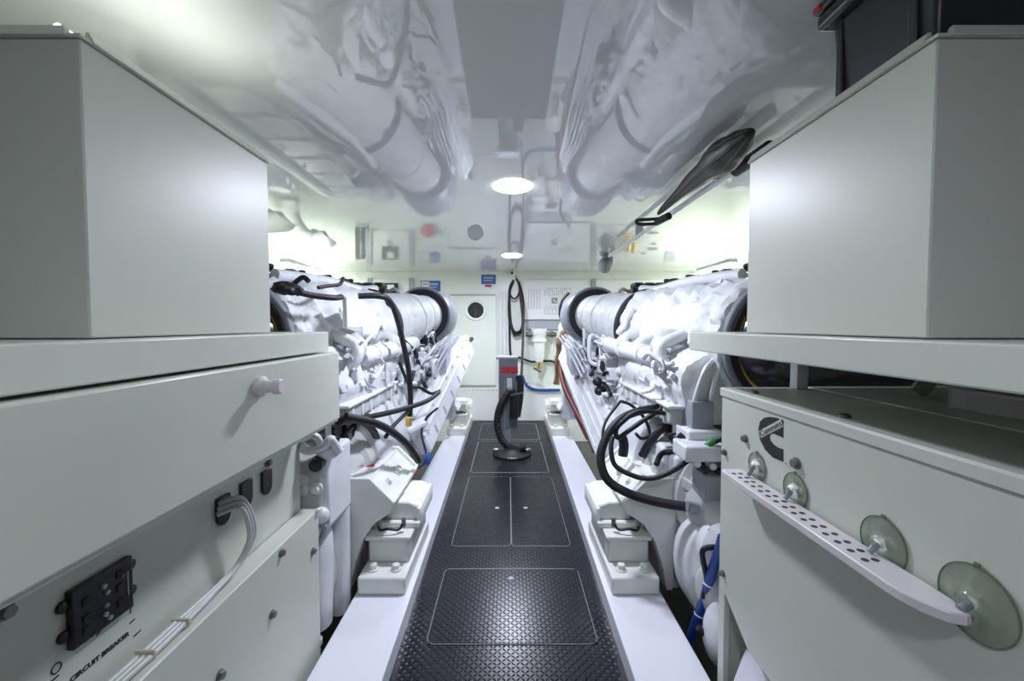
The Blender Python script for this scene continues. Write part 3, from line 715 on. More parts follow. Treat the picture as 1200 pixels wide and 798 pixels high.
    MB().prism([(s*x, z) for x, z in tf], 'Y', 2.045, 2.07).build('bracket_web', M['mount'], br, bevel=.004)
    MB().prism([(s*x, z) for x, z in [(.862, .612), (.676, .606), (.556, .486), (.575, .44), (.86, .44)]], 'Y', 2.58, 2.61).build('bracket_web', M['mount'], br, bevel=.004)
    MB().box(s*.835, s*.862, 2.06, 2.60, .57, .612).build('bracket_rim', M['mount'], br, bevel=.004)
    MB().hexa([V(.585, 2.06, .474), V(.585, 2.60, .474), V(.56, 2.60, .474), V(.56, 2.06, .474)], [V(.572, 2.06, .497), V(.572, 2.60, .497), V(.556, 2.60, .483), V(.556, 2.06, .483)]).build('bracket_rim', M['mount'], br, bevel=.003)
    MB().bar(V(.685, 2.07, .585), V(.685, 2.59, .585), .012, .016).build('bracket_rim', M['mount'], br, bevel=.003)
    MB().cyl(V(.735, 2.42, .583), V(.735, 2.42, .5875), .016, n=14).build('bracket_hole', M['black'], br)
    hexbolt(MB(), V(.63, 2.36, .533), (s*-.7, 0, .7), .022, .03).build('bracket_bolt', M['mount'], br)
    hexbolt(MB(), V(.63, 2.20, .533), (s*-.7, 0, .7), .016, .02).build('bracket_bolt', M['mount'], br)
    if s < 0:
        MB().prism([(s*.775, 2.28), (s*.725, 2.28), (s*.75, 2.36)], 'Z', .585, .5868).build('warning_sticker', M['red'], br)
    # bulk of the outboard bank
    MB().box(s*1.66, s*2.0, 2.4, 4.4, .7, 1.35).build('outboard_manifold', W, E, bevel=.05)
    MB().cyl(V(1.85, 2.3, 1.42), V(1.85, 4.4, 1.42), .12, n=28).build('outboard_pipe', M['blanket'], E)
    # aft end: expansion tank, seen in the ceiling
    MB().cyl(V(1.05, 4.5, 1.36), V(1.65, 4.5, 1.36), .14, n=28).build('expansion_tank', W, E, bevel=.02)
    MB().box(s*.95, s*1.6, 4.38, 4.75, 1.10, 1.25).build('tank_base', W, E, bevel=.02)
    return E
EL = engine(-1, 'white marine diesel left of the walkway, black cable down its side, red triangle sticker')
ER = engine(1, 'white marine diesel right of the walkway, behind the thick looping black hose')

def cable(E, name, pts, r, m, **k):
    return MB().tube(pts, r, n=10, **k).build(name, M[m], E)
def pp(lst, Y): return [P(x, y, Y=(Y if not isinstance(Y, (list, tuple)) else Y[0]+(Y[1]-Y[0])*i/(len(lst)-1))) for i, (x, y) in enumerate(lst)]
# --- left engine: harness and gearbox clutter
cable(EL, 'wiring_harness', pp([(420, 347), (445, 347), (457, 353), (465, 372), (472, 400), (479, 435), (481, 470), (480, 488)], (2.35, 2.75)), .017, 'black')
cable(EL, 'wiring_harness', pp([(400, 493), (430, 489), (470, 480), (500, 470), (514, 460)], (2.0, 3.0)), .015, 'black')
cable(EL, 'wiring_harness', pp([(468, 425), (480, 451), (492, 454), (505, 461), (515, 458)], (2.75, 3.1)), .011, 'black')
cable(EL, 'wiring_harness', pp([(480, 480), (470, 490), (460, 500), (452, 512)], (2.6, 2.2)), .011, 'black')
cable(EL, 'wiring_harness', pp([(513, 478), (500, 490), (494, 507), (499, 530), (497, 543), (488, 548), (486, 538)], (3.0, 2.7)), .008, 'black')
cable(EL, 'wiring_harness', pp([(396, 494), (420, 492), (436, 503), (443, 518), (449, 536)], (2.0, 2.65)), .020, 'black')
cable(EL, 'wiring_harness', pp([(405, 488), (440, 496), (462, 508), (478, 522), (490, 540)], (2.0, 2.5)), .02, 'black')
cable(EL, 'wiring_harness', pp([(345, 512), (360, 508), (380, 514), (392, 520), (395, 512)], (1.7, 1.72)), .012, 'black')
cable(EL, 'hose_end', pp([(541, 409), (550, 400), (553, 397)], (4.7, 4.85)), .022, 'black')
cable(EL, 'wiring_harness', pp([(534, 420), (540, 410), (546, 404)], (4.4, 4.75)), .014, 'black')
for px, py in ((483, 536), (486, 550)):
    MB().cyl(P(px, py-7, Y=2.75), P(px, py+7, Y=2.75), .016, n=14).build('red_cap', M['red'], EL)
MB().ball(P(501, 538, Y=2.75), .02, .025, .04, jitter=lambda a, b: .15*math.sin(4*b)).build('blue_connector', M['bluesign'], EL)
MB().box(*[sorted((P(476, 500, Y=2.7).x, P(482, 500, Y=2.7).x))[i] for i in (0, 1)], 2.68, 2.72, P(476, 499, Y=2.7).z, P(476, 489, Y=2.7).z).build('yellow_tag', M['yellow'], EL, bevel=.003)
c = P(478, 506, Y=2.62); MB().bar(c, c+Vector((.1, .05, .05)), .05, .03).build('lever', M['engine'], EL, bevel=.006)
MB().box(-.80, -.825, 2.12, 2.34, 1.335, 1.49).build('flat_cover', M['white'], EL, bevel=.006)
cable(EL, 'wiring_harness', pp([(322, 337), (340, 340), (365, 346), (390, 349), (400, 348)], (1.75, 2.1)), .014, 'black')
cable(EL, 'wiring_harness', pp([(322, 337), (332, 335), (345, 338), (352, 343)], (1.7, 1.75)), .02, 'black')
MB().ball(P(337, 339, Y=1.72), .05, .06, .022, jitter=lambda a, b: .2*math.sin(4*b+a*3)).build('harness_knot', M['black'], EL)
cable(EL, 'small_pipe', pp([(373, 337), (385, 335), (398, 333), (402, 326)], (2.0, 2.2)), .009, 'black')
cable(EL, 'small_pipe', pp([(345, 332), (355, 325), (362, 330)], (2.0, 2.0)), .012, 'black')
# control valve block and oil filter beside the gearbox
vb = MB().box(-.965, -.765, 1.72, 1.92, .585, .80).build('valve_block', M['cast'], EL, bevel=.01)
MB().box(-.80, -.745, 1.74, 2.0, .50, .82).build('valve_side', M['engine'], EL, bevel=.015)
MB().lathe(P(372, 543, Y=1.72), (0.15, -1, 0), [(-.03, .03), (.0, .03), (.03, .026), (.034, .0)], 18).build('black_cap', M['blackgloss'], EL)
for px, py in ((356, 562), (372, 572), (356, 574)):
    MB().lathe(P(px, py, Y=1.72), (0, -1, 0), [(0, .024), (.01, .024), (.012, .014), (.03, .014), (.03, 0)], 16).build('plug', M['engine'], vb)
cable(EL, 'small_pipe', pp([(351, 522), (362, 528), (380, 522), (388, 515), (398, 530)], (1.66, 1.72)), .018, 'engine')
cable(EL, 'small_pipe', pp([(352, 516), (365, 510), (374, 516), (372, 530)], (1.66, 1.7)), .014, 'engine')
MB().ball(P(385, 527, Y=1.75), .05, .05, .04).build('pipe_elbow', M['engine'], EL)
MB().lathe((-.865, 1.83, .02), (0,0,1), [(0, 0), (0, .05), (.02, .085), (.3, .095), (.42, .09), (.47, .07), (.55, .065), (.57, 0)], 28).build('oil_filter', M['engine'], EL)
MB().cyl((-.82, 1.76, .0), (-.82, 1.76, .02), .03, n=14).build('filter_drain', M['engine'], EL)
MB().cyl((-.80, 1.98, .0), (-.80, 1.98, .55), .05, n=18).build('filter_post', M['engine'], EL)
fl = MB().prism([(-.905, .20), (-.81, .18), (-.81, .43), (-.905, .43)], 'Y', 1.725, 1.731).build('filter_plate', M['white'], EL, bevel=.001)
cable(EL, 'small_pipe', pp([(374, 610), (380, 618), (376, 632), (371, 640)], (1.70, 1.74)), .011, 'grey')
MB().ball(P(376, 604, Y=1.71), .034, .034, .034).build('pipe_elbow', M['engine'], EL)
for k in range(3):
    MB().box(-.88, -.84, 1.7235, 1.725, .24+k*.05, .247+k*.05).build('plate_print', M['greyink'], fl)

# --- right engine: control box, castings, tape
MB().box(P(812, 0, Y=2.0).x, P(838, 0, Y=2.0).x, 1.94, 2.06, P(0, 500, Y=2.0).z, P(0, 468, Y=2.0).z).build('control_box', M['grey'], ER, bevel=.006)
MB().box(P(806, 0, Y=1.98).x, P(846, 0, Y=1.98).x, 1.90, 2.1, P(0, 517, Y=2.0).z, P(0, 499, Y=2.0).z).build('control_base', M['engine'], ER, bevel=.01)
MB().box(P(800, 0, Y=1.9).x, P(850, 0, Y=1.9).x, 1.80, 1.95, P(0, 534, Y=1.9).z, P(0, 516, Y=1.9).z).build('valve_block', M['engine'], ER, bevel=.01)
MB().box(P(822, 0, Y=1.9).x, P(850, 0, Y=1.9).x, 1.78, 1.93, P(0, 575, Y=1.9).z, P(0, 548, Y=1.9).z).build('valve_block', M['grey'], ER, bevel=.012)
for k in range(5):
    c = P(812+k*9, 540+((k*7) % 11), Y=1.85)
    MB().cyl(c, c+Vector((.0, -.05, 0)), .014, n=12).build('plug', M['black'] if k % 2 else M['engine'], ER)
MB().ball(P(822, 660, Y=1.9), .11, .14, .20, n=24, m=16, jitter=lambda a, b: .10*math.sin(3*b+1)*math.cos(a)).build('pump_casting', M['engine'], ER)
MB().ball(P(836, 645, Y=1.75), .07, .09, .09, jitter=lambda a, b: .1*math.sin(4*b)).build('pump_casting', M['engine'], ER)
MB().ball(P(834, 690, Y=1.75), .06, .09, .10, jitter=lambda a, b: .1*math.sin(4*b+2)).build('pump_casting', M['cast'], ER)
MB().cyl(P(838, 618, Y=1.75), P(849, 636, Y=1.7), .036, n=20).build('pump_outlet', M['white'], ER)
cable(ER, 'small_pipe', pp([(845, 641), (828, 642), (823, 648), (825, 662), (828, 680), (824, 700)], (1.68, 1.72)), .011, 'black')
cable(ER, 'small_pipe', pp([(818, 735), (830, 745), (848, 748)], (1.65, 1.65)), .012, 'black')
MB().ball(P(846, 745, Y=1.62), .06, .08, .12, jitter=lambda a, b: .12*math.sin(3*b)).build('oil_filter', M['engine'], ER)
MB().box(.80, .96, 2.02, 2.55, .60, .72).build('gear_arm', M['engine'], ER, bevel=.02)
MB().tube([P(770, 545, Y=2.2), P(790, 570, Y=2.1), P(815, 600, Y=2.0)], .04, n=14).build('coolant_pipe', M['engine'], ER)
cable(ER, 'wiring_harness', pp([(795, 510), (818, 530), (830, 552), (836, 580), (837, 590)], (1.95, 1.85)), .018, 'black')
cable(ER, 'wiring_harness', pp([(727, 470), (712, 490), (707, 503), (706, 520)], (2.4, 2.3)), .008, 'black')
cable(ER, 'wiring_harness', pp([(727, 470), (740, 475), (755, 490), (761, 508), (752, 514), (745, 508)], (2.4, 2.3)), .009, 'black')
cable(ER, 'wiring_harness', pp([(730, 534), (731, 520), (728, 510)], (2.3, 2.3)), .026, 'black')
for px, py in ((706, 452), (700, 447), (712, 461), (702, 458)):
    MB().ball(P(px, py, Y=3.15), .035, .05, .035).build('sensor_plug', M['black'], ER)
cable(ER, 'small_pipe', pp([(742, 360), (735, 372), (732, 382), (724, 390), (728, 383)], (2.9, 2.95)), .014, 'white')

# ------------------------------------------------------------------ loose hoses
t = thing('black_hose', 'thick looping black hose hanging before the right tray bracket into the right enclosure', 'hose', P(720, 540, Y=2.0))
hp = pp([(800, 478), (772, 478), (742, 484), (722, 496), (708, 518), (704, 540), (712, 562), (732, 576), (757, 585), (785, 591), (815, 595), (844, 597)], (2.25, 1.86))
MB().tube(hp, .021, n=14).build('hose_wall', M['black'], t)
MB().tube(pp([(806, 594), (844, 597)], 1.87), .026, n=14).build('hose_cuff', M['grey'], t)
t = thing('ground_cable', 'black cable with green tape looping above the thick hose to the right enclosure', 'cable', P(760, 550, Y=1.92))
MB().tube(pp([(800, 470), (780, 477), (755, 492), (735, 506), (724, 513), (722, 504), (730, 494), (750, 482), (790, 486), (801, 490)], (2.15, 2.1)), .012, n=10).build('cable_sleeve', M['black'], t)
MB().tube(pp([(718, 512), (716, 525), (720, 544), (736, 555), (760, 561), (786, 553), (814, 534), (830, 521), (848, 513)], (2.05, 1.80)), .0115, n=10).build('cable_sleeve', M['black'], t)
MB().tube(pp([(829, 522), (834, 518), (840, 516)], 1.82), .0145, n=10).build('green_tape', M['green'], t)
MB().tube(pp([(782, 474), (792, 471), (802, 468)], 2.13), .015, n=10).build('green_tape', M['green'], t)
MB().tube(pp([(820, 529), (826, 525)], 1.83), .013, n=10, smooth=False).build('yellow_tape', M['yellow'], t)
t = tag(MB().tube(pp([(801, 489), (786, 495), (772, 506), (760, 520), (752, 534)], (2.25, 2.35)), .021, n=12).build('short_hose', M['black']), 'short thick black hose arching down behind the right tray bracket', 'hose')
t = thing('blue_hose', 'blue corrugated hose tied with white bands, beside the right enclosure', 'hose', P(825, 690, Y=1.68))
MB().tube(pp([(847, 630), (842, 648), (834, 672), (826, 698), (819, 720), (811, 742), (806, 760)], (1.60, 1.86)), .019, n=14).build('hose_wall', M['blue'], t)
for px, py, yy in ((830, 686, 1.705), (819, 721, 1.772)):
    c = P(px, py, Y=yy); MB().ring(c, (.35, 0, .9), .018, .022, .006, 18).build('tie_band', M['white'], t)
t = thing('red_cable', 'dark red sleeved cable falling from the tan strap past the right aft mount', 'cable', P(680, 480, Y=4.4))
MB().tube(pp([(661, 413), (657, 430), (661, 452), (671, 474), (681, 493), (691, 513), (697, 528)], (4.9, 3.5)), .026, n=12).build('cable_sleeve', M['redcable'], t)
MB().tube(pp([(677, 486), (684, 500), (690, 512)], (4.2, 3.8)), .034, n=12).build('outer_wrap', M['redcable'], t)
t = thing('strap_roll', 'tan strap with a red pouch hanging beside the right grey drum', 'strap', P(653, 400, Y=5.0))
MB().tube(pp([(664, 388), (656, 398), (654, 420), (652, 450)], (4.85, 4.95)), .04, n=8, radii=lambda u: .034+.008*math.sin(u*20)).build('tan_strap', M['tan'], t)
MB().ball(P(662, 404, Y=4.95), .055, .06, .12, jitter=lambda a, b: .1*math.sin(3*b)).build('red_pouch', M['red'], t)
MB().ball(P(660, 384, Y=4.9), .05, .05, .07, jitter=lambda a, b: .2*math.sin(3*b+a)).build('pale_rag', M['pvc'], t)
MB().tube(pp([(667, 343), (659, 352), (656, 366), (659, 378)], (4.9, 4.95)), .016, n=8).build('hanging_loop', M['black'], t)

# ------------------------------------------------------------------ pump post and hoses in the middle
YB = 4.62
t = thing('pump_post', 'grey pump post with red lettering at the aft end of the walkway', 'pump', (-.02, YB, 0))
x0, x1 = P(584, 0, Y=YB).x, P(607, 0, Y=YB).x; zt = P(0, 421, Y=YB).z
MB().box(x0, x1, YB, YB+.14, .22, zt).build('post_body', M['drum'], t, bevel=.006)
MB().box(x0-.03, x1+.005, YB-.012, YB+.15, zt, zt+.03).build('post_cap', M['lightgrey'], t, bevel=.006)
MB().box(x0+.05, x0+.13, YB+.02, YB+.10, .003, .24).build('post_foot', M['lightgrey'], t, bevel=.004)
text_mesh('SES', .085, M['red'], t, 'red_lettering', frame(((x0+x1)/2+.015, YB-.003, P(0, 434, Y=YB).z), (1,0,0), (0,0,1)), bold=.006, width=.19, ext=.001)
MB().box(x0+.09, x0+.145, YB-.004, YB, P(0, 458, Y=YB).z, P(0, 443, Y=YB).z).build('white_plate', M['white'], t)
MB().box(x0+.06, x0+.075, YB-.006, YB+.01, .05, .75).build('slide_rail', M['grey'], t)
t = thing('hose_base', 'dark round floor flange with two bright lugs at the foot of the pump post', 'flange', (.03, 4.35, 0))
c = P(600, 533, Z=.0)
MB().lathe((c.x, c.y, .003), (0,0,1), [(0, .20), (.02, .20), (.035, .17), (.05, .10), (.07, .08), (.07, 0)], 40).build('flange_plate', M['black'], t)
for sg in (-1, 1):
    MB().box(c.x+sg*.135, c.x+sg*.195, c.y-.05, c.y+.0, .03, .075).build('lug', M['steel'], t, bevel=.008)
MB().box(c.x-.05, c.x+.05, c.y-.21, c.y-.16, .01, .03).build('front_tab', M['dullsteel'], t, bevel=.006)
t = thing('corrugated_hose', 'black corrugated hose curving from the pump post down to the round flange', 'hose', P(590, 490, Y=4.5))
hp = smooth_path(pp([(606, 466), (598, 458), (590, 468), (584, 483), (583, 500), (588, 515), (597, 524), (607, 527), (616, 524)], (4.55, 4.36)), 12)
MB().tube(hp, .04, n=14, smooth=False, radii=lambda u: .037+.006*math.sin(u*230)*.5).build('hose_wall', M['black'], t)
t = thing('hand_pump', 'black hand pump cylinder hanging on the right edge of the pump post', 'pump', P(607, 470, Y=4.55))
MB().tube(pp([(608, 440), (610, 450), (609, 470), (606, 488)], 4.55), .036, n=14).build('cylinder', M['black'], t)
MB().cyl(P(603, 462, Y=4.5), P(602, 490, Y=4.5), .05, n=18).build('grip', M['black'], t)
MB().bar(P(598, 463, Y=4.46), P(613, 460, Y=4.46), .02, .02).build('clip', M['steel'], t)
MB().bar(P(610, 450, Y=4.55), P(619, 449, Y=4.55), .012, .012).build('pin', M['dullsteel'], t)
t = thing('hung_hose', 'black hose coiled over the hook on the back wall above the pump post', 'hose', P(605, 350, Y=5.96))
for k, (dx, yb) in enumerate(((0, 391), (1.5, 393), (3, 389))):
    lp = [(602, 330), (598, 338+k), (596+dx*.5, 355), (597+dx*.6, 376), (602, yb-2), (606, yb), (611, yb-4), (613-dx*.3, 372), (611-dx*.4, 350), (609, 335), (606, 327)]
    MB().tube(pp([(x, y) for x, y in lp], 5.97-.02*k), .013, n=8).build('hose_coil', M['black'], t)
MB().tube(pp([(599, 333), (598, 345), (603, 350), (608, 344), (608, 334), (605, 326)], 5.9), .012, n=8).build('hose_coil', M['black'], t)
MB().tube(pp([(602, 328), (597, 340), (597, 370), (598, 412), (601, 418), (608, 420)], 5.98), .016, n=8).build('hose_drop', M['black'], t)
MB().tube(pp([(608, 330), (613, 352), (613, 390), (612, 420), (611, 440)], (5.96, 4.9)), .016, n=8).build('hose_drop', M['black'], t)
MB().tube(pp([(609, 338), (612, 352), (612.5, 362)], 5.90), .02, n=8).build('hose_sleeve', M['redcable'], t)
t = thing('wall_hook', 'small hook on the back wall holding the coiled hose', 'hook', P(605, 324, Y=6.0))
MB().tube(pp([(605, 323), (605, 328), (607, 329)], (6.03, 5.90)), .012, n=8).build('hook_rod', M['brass'], t)
MB().ball(P(600, 320, Y=6.0), .018).build('hook_stud', M['blackgloss'], t)

# ------------------------------------------------------------------ back wall fittings
YW = BACK
def wbox(px0, py0, px1, py1, dep, y=YW-.002):
    a = P(px0, py1, Y=y); b = P(px1, py0, Y=y)
    return MB().box(a.x, b.x, y-dep, y, a.z, b.z)
# watertight door with round window
d1 = struct(wbox(527, 345.5, 582, 452, .035).build('door_1', M['wall'], bevel=.02))
MB().box(P(527, 0, Y=YW).x, P(580, 0, Y=YW).x, YW-.05, YW, P(0, 346.5, Y=YW).z, P(0, 345, Y=YW).z).build('door_header', M['lightgrey'], d1)
c = P(557.5, 363.5, Y=YW-.035)
MB().closed_lathe(c, (0,-1,0), [(0, .112), (0, .155), (.012, .15), (.02, .135), (.012, .112)], 48).build('window_ring', M['white'], d1)
MB().cyl(c+Vector((0,.0,0)), c+Vector((0,-.006,0)), .114, n=40).build('window_glass', M['gauge'], d1)
for x, y in ((530, 448), (535, 448), (541, 448), (547, 449)):
    c = P(x, y, Y=YW-.035); MB().cyl(c, c+Vector((0,-.012,0)), .014, n=12).build('door_bolt', M['white'], d1)
for x in (587, 591):
    tt = wbox(x-1.3, 342, x+1.3, 450, .03).build('trim_4' if x == 587 else 'trim_5', M['wallpanel'], bevel=.006); struct(tt)
# blue notice
def notice(px0, py0, px1, py1, lab, strip=True, split=False):
    t = thing('blue_notice', lab, 'sign', P((px0+px1)/2, (py0+py1)/2, Y=YW))
    wbox(px0, py0, px1, py1, .006).build('sign_plate', M['bluesign'], t, bevel=.003)
    h = py1-py0
    wbox(px0+2.5, py0+h*.22, px1-2.5, py0+h*.42, .0075).build('printed_band', M['greyink'], t)
    wbox(px0+3, py0+h*.55, px1-4, py0+h*.66, .0075).build('printed_band', M['greyink'], t)
    if split: wbox(px0+1, py0+1, px0+(px1-px0)*.45, py1-1, .007).build('white_half', M['white'], t)
    if strip: wbox(px0+4.5, py1+.8, px1-5, py1+3.4, .006).build('red_strip', M['red'], t)
    return t
notice(564, 322, 581, 333, 'small blue notice with a red strip below it, above the door window')
notice(493, 329, 516, 341.5, 'blue and white notice on the back wall behind the left grey drum', strip=False, split=True)
# white instruction board
t = thing('instruction_board', 'white board with columns of fine grey print beside the hanging hose', 'board', P(650, 350, Y=YW))
wbox(612, 328, 690, 374.5, .03).build('board_plate', M['wallpanel'], t, bevel=.006)
pr = MB()
for i in range(5):
    for j in range(9):
        a = P(619+i*3.2, 341+j*2.6, Y=YW-.031); pr.box(a.x, a.x+.013, YW-.0335, YW-.031, a.z, a.z+.022)
for i in range(14):
    for j in range(4):
        if (i*5+j*3) % 7 == 0: continue
        a = P(638+i*2.3, 339+j*2.4, Y=YW-.031); pr.box(a.x, a.x+.012, YW-.0335, YW-.031, a.z, a.z+.02)
    for j in range(5):
        if (i*3+j) % 6 == 0: continue
        a = P(638+i*2.3, 359+j*2.4, Y=YW-.031); pr.box(a.x, a.x+.012, YW-.0335, YW-.031, a.z, a.z+.02)
o = pr.build('fine_print', M['greyink'], t, angle=10); o['kind'] = 'stuff'
b = wbox(646, 349, 653, 356, .033).build('grey_square', M['grey'], t)
wbox(648.2, 351, 650, 353, .0345).build('square_mark', M['white'], b); wbox(650.4, 353, 652, 355, .0345).build('square_mark', M['white'], b)
MB().bar(P(612, 375.2, Y=YW-.02), P(690, 375.2, Y=YW-.02), .02, .008).build('bottom_strip', M['grey'], t)
tag(wbox(616, 376, 668, 386, .04).build('grey_niche', M['lightgrey'], bevel=.004), 'flat grey plate under the instruction board, behind the water filter', 'plate')
# water filter
t = thing('water_filter', 'white water filter with brass drain tap below the instruction board', 'filter', P(632, 400, Y=5.9))
c = P(632, 392, Y=5.88)
MB().lathe((c.x, c.y, P(0, 385, Y=5.88).z), (0,0,-1), [(0, .07), (.02, .10), (.08, .10), (.10, .085), (.14, .085), (.15, .10), (.18, .10), (.19, .075), (.40, .068), (.46, .05), (.47, 0)], 28).build('filter_body', M['white'], t)
for i in range(6):
    a = 2*PI*i/6
    MB().cyl((c.x+.09*math.cos(a), c.y+.09*math.sin(a), P(0, 392, Y=5.88).z), (c.x+.09*math.cos(a), c.y+.09*math.sin(a), P(0, 385, Y=5.88).z), .014, n=8).build('cap_bolt', M['white'], t)
for x0_, x1_ in ((616, 624), (641, 652)):
    MB().cyl(P(x0_, 392, Y=5.88), P(x1_, 392, Y=5.88), .034, n=16).build('pipe_union', M['dullsteel'], t)
    MB().cyl(P((x0_+x1_)/2-1, 392, Y=5.87), P((x0_+x1_)/2+1.5, 392, Y=5.87), .05, n=6).build('union_nut', M['dullsteel'], t)
c = P(630, 430, Y=5.88)
MB().cyl(P(632, 424, Y=5.88), P(631, 432, Y=5.88), .035, n=14).build('drain_tap', M['brass'], t)
MB().bar(P(625, 431, Y=5.8), P(634, 436, Y=5.8), .03, .03).build('tap_handle', M['dullsteel'], t, bevel=.006)
MB().bar(P(622, 394, Y=6.01), P(622, 424, Y=6.01), .02, .012, (0,1,0)).build('bracket_leg', M['wallpanel'], t)
MB().bar(P(648, 394, Y=6.01), P(648, 424, Y=6.01), .02, .012, (0,1,0)).build('bracket_leg', M['wallpanel'], t)
tag(MB().tube(pp([(606, 418), (614, 421), (624, 424), (638, 423), (650, 425), (654, 440)], 5.97), .016, n=8).build('supply_hose', M['black']), 'thin dark hose running behind the filter bowl along the back wall', 'hose')
tag(MB().tube(pp([(612, 440), (616, 450), (622, 455), (632, 457), (645, 457), (656, 457)], 5.97), .02, n=10).build('water_hose', M['blue']), 'blue hose running level along the foot of the back wall', 'hose')
for x in (627, 636): pass
# fittings low on the wall behind the engines, which the ceiling mirrors
t = thing('gauge_panel', 'white framed panel with a dark square gauge on the wall behind the left engine', 'panel', P(458, 345, Y=YW))
wbox(433, 327, 484, 366, .02).build('panel_plate', M['wallpanel'], t, bevel=.004)
for a in ((432, 326, 437, 367), (480, 326, 485, 367)): wbox(*a, .035).build('panel_edge', M['lightgrey'], t, bevel=.004)
wbox(449, 332, 467, 347, .05).build('gauge_body', M['gauge'], t, bevel=.006); wbox(455, 334, 463, 340, .053).build('gauge_label', M['white'], t)
wbox(456, 347, 460, 354, .03).build('gauge_stem', M['grey'], t)
t = thing('sight_glass', 'tall narrow green sight glass on the wall behind the left engine', 'gauge', P(424, 345, Y=YW))
wbox(417, 330, 431, 372, .03).build('glass_frame', M['wallpanel'], t, bevel=.004)
for a in ((418.5, 332, 423.5, 370), (425, 332, 429.5, 370)): wbox(*a, .036).build('glass_tube', M['gauge'], t)
t = thing('fire_bell', 'red round alarm bell on the back wall behind the left grey drum', 'bell', P(503, 366, Y=YW))
MB().lathe(P(503, 366, Y=YW), (0,-1,0), [(0, .085), (.03, .1), (.06, .085), (.09, .04), (.1, 0)], 28).build('bell_dome', M['red'], t)
wbox(508, 364, 518, 367, .05).build('bell_arm', M['grey'], t)
t = thing('brass_valve', 'brass valve with yellow lever on the wall behind the right engine', 'valve', P(740, 352, Y=YW))
MB().cyl(P(735, 356, Y=5.9), P(735, 340, Y=5.9), .05, n=16).build('valve_body', M['brass'], t)
MB().bar(P(722, 357, Y=5.85), P(744, 357, Y=5.85), .05, .03).build('lever', M['yellow'], t, bevel=.008)
MB().cyl(P(742, 358, Y=5.95), P(742, 340, Y=5.95), .04, n=14).build('pipe_stub', M['brass'], t)
t = thing('fuse_board', 'white framed board with small dark labels on the wall behind the right engine', 'panel', P(760, 345, Y=YW))
wbox(697, 328, 774, 372, .02).build('panel_plate', M['wallpanel'], t, bevel=.004)
wbox(693, 327, 698, 374, .035).build('panel_edge', M['lightgrey'], t, bevel=.004)
for a in ((750, 338, 755, 341), (758, 343, 769, 347), (762, 349, 768, 352), (756, 362, 770, 365), (744, 356, 748, 360)): wbox(*a, .022).build('printed_label', M['grey'], t)
tag(wbox(779, 330, 792, 342, .012).build('small_plate', M['lightgrey'], bevel=.003), 'small pale grey plate on the back wall right of the fuse board', 'plate')
# white columns at the outboard corners of the back wall, bright under the strip lamps
for s, n in ((-1, 'trim_6'), (1, 'trim_7')):
    struct(MB().box(s*2.86, s*3.02, 5.0, 5.16, -.3, CEIL).build(n, M['white'], bevel=.01))
# sea water canisters outboard of the engines
for s, lab in ((-1, 'grey sea water canister with white collar, outboard of the left engine'), (1, 'grey sea water canister with white collar, outboard of the right engine')):
    x, y = s*2.42, 4.55
    t = thing('sea_strainer', lab, 'strainer', (x, y, -.3))
    MB().lathe((x, y, .6), (0,0,1), [(0, .16), (.55, .16), (.58, .19), (.64, .19), (.66, .15), (.78, .14), (.82, .10), (.82, 0)], 36).build('canister', M['lightgrey'], t)
    MB().ring((x, y, 1.17), (0,0,1), .185, .20, .05, 36).build('collar', M['white'], t)
    MB().cyl((x, y, -.3), (x, y, .6), .07, n=20).build('stand', M['white'], t)
    MB().tube([(x, y-.16, .9), (x, y-.4, .9), (x-s*.15, y-.7, .85), (x-s*.3, y-.9, .7)], .06, n=14).build('strainer_pipe', M['white'], t)
    for k in range(2):
        MB().ring((x-s*.16, y-.1+.12*k, 1.35), (s,0,0), .02, .035, .02, 18).build('eye_bolt', M['white'], t)
# white exhaust risers with grey clamps against the left hull
for k, (x, y, lab) in enumerate(((-2.88, 4.6, 'white exhaust riser with grey clamps at the left hull, nearer of two'), (-2.82, 5.55, 'white exhaust riser with grey clamps at the left hull, by the back wall'))):
    t = thing('exhaust_riser', lab, 'pipe', (x, y, -.3), 'exhaust risers at the left hull')
    MB().tube([(x, y, -.3), (x, y, 1.2), (x+.03, y, 1.5), (x+.2, y, 1.72), (x+.45, y, 1.75), (x+.5, y, 1.72)], .115, n=26).build('riser_pipe', M['blanket'], t)
    for z in (.9, 1.25):
        MB().ring((x, y, z), (0,0,1), .115, .128, .03, 32).build('hose_clamp', M['grey'], t)
    MB().ring((x+.30, y, 1.735), (1,0,.1), .115, .128, .03, 32).build('hose_clamp', M['grey'], t)

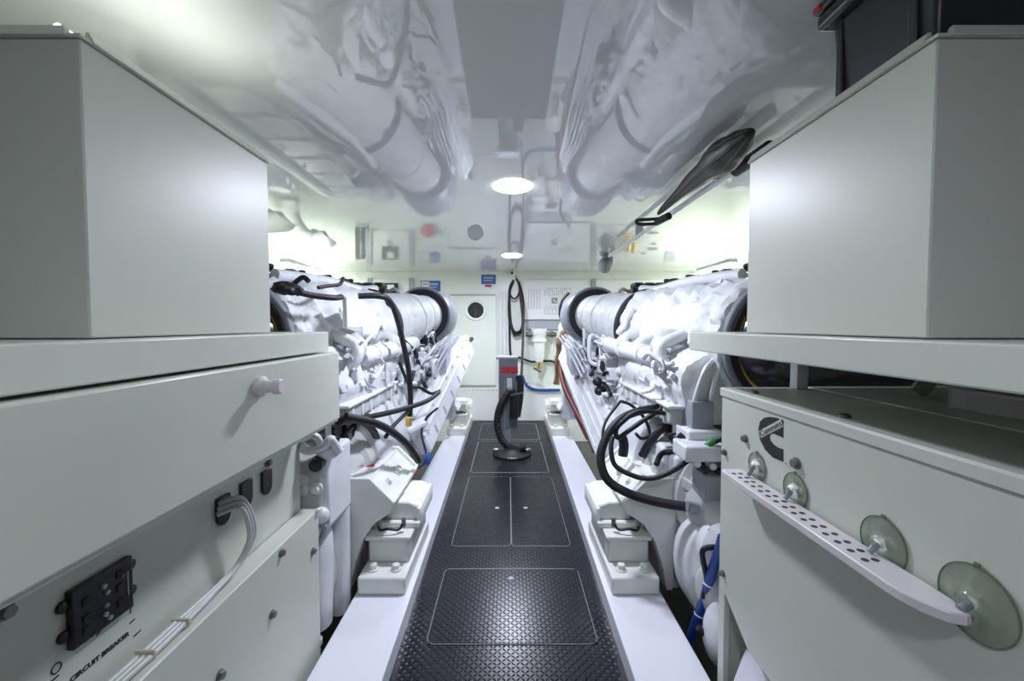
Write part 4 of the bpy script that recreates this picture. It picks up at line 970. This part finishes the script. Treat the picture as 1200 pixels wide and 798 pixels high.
# ------------------------------------------------------------------ pole, wrapped bundle and camera under the ceiling, right
Xp, Zp = 1.0, 2.035
t = thing('ceiling_pole', 'long white pole slung under the ceiling along the right side, with black grip', 'pole', (Xp, 3, Zp))
MB().cyl((Xp, 1.70, Zp), (Xp, 4.30, Zp), .017, n=16).build('pole_tube', M['white'], t)
MB().cyl((Xp, 1.66, Zp-.005), (Xp, 1.90, Zp-.005), .028, n=16).build('grip', M['black'], t)
MB().cyl((Xp, 4.26, Zp), (Xp, 4.42, Zp), .024, n=14).build('end_cap', M['blackgloss'], t)
for y in (2.05, 3.3, 4.15):
    MB().box(Xp-.03, Xp+.03, y-.015, y+.015, Zp, CEIL).build('pole_bracket', M['wallpanel'], t, bevel=.004)
t = thing('wrapped_bundle', 'dark olive fabric bundle tied along the white pole under the ceiling', 'bag', (.94, 2.2, 2.02))
bp = [P(772, 250, Y=2.60), P(800, 224, Y=2.16), P(828, 199, Y=1.86), P(852, 180, Y=1.67), P(868, 166, Y=1.56), P(882, 153, Y=1.48)]
for q in bp: q.z = min(q.z, 2.035)
def brad(u):
    return .005+.058*(min(1, u/.55)**.8 if u < .62 else max(0, (1-u)/.38)**.75)*(1+.07*math.sin(u*26))
MB().tube(bp, .06, n=22, k=10, radii=brad).build('bundle_cloth', M['olive'], t)
bsm = smooth_path(bp, 10); nb = len(bsm)-1
for an in (-.25, .55, 1.3):
    MB().tube([q+Vector((-math.cos(an), 0, -math.sin(an)))*brad(k/nb)*1.0 for k, q in enumerate(bsm)], .006, n=8, smooth=False).build('seam_cord', M['black'], t)
MB().tube(pp([(775, 256), (762, 257), (748, 258), (746, 261), (752, 263), (770, 262)], 2.62), .010, n=8).build('strap_loop', M['black'], t)
MB().cyl(P(770, 260, Y=2.6), P(784, 253, Y=2.5), .022, n=14).build('end_wrap', M['black'], t)
t = thing('dome_camera', 'dark dome camera hanging from the ceiling at the far end of the white pole', 'camera', P(708, 305, Y=4.5))
c = P(709, 311, Y=4.5)
MB().ball(c, .075, .075, .085, n=22, m=14).build('camera_dome', M['grey'], t)
MB().lathe((c.x, c.y, CEIL), (0,0,-1), [(0, .05), (.02, .05), (.03, .03), (CEIL-c.z-.06, .03)], 20).build('camera_stem', M['grey'], t)
MB().box(c.x+.03, c.x+.08, c.y-.03, c.y+.03, c.z-.02, c.z+.09).build('camera_bracket', M['steel'], t, bevel=.006)
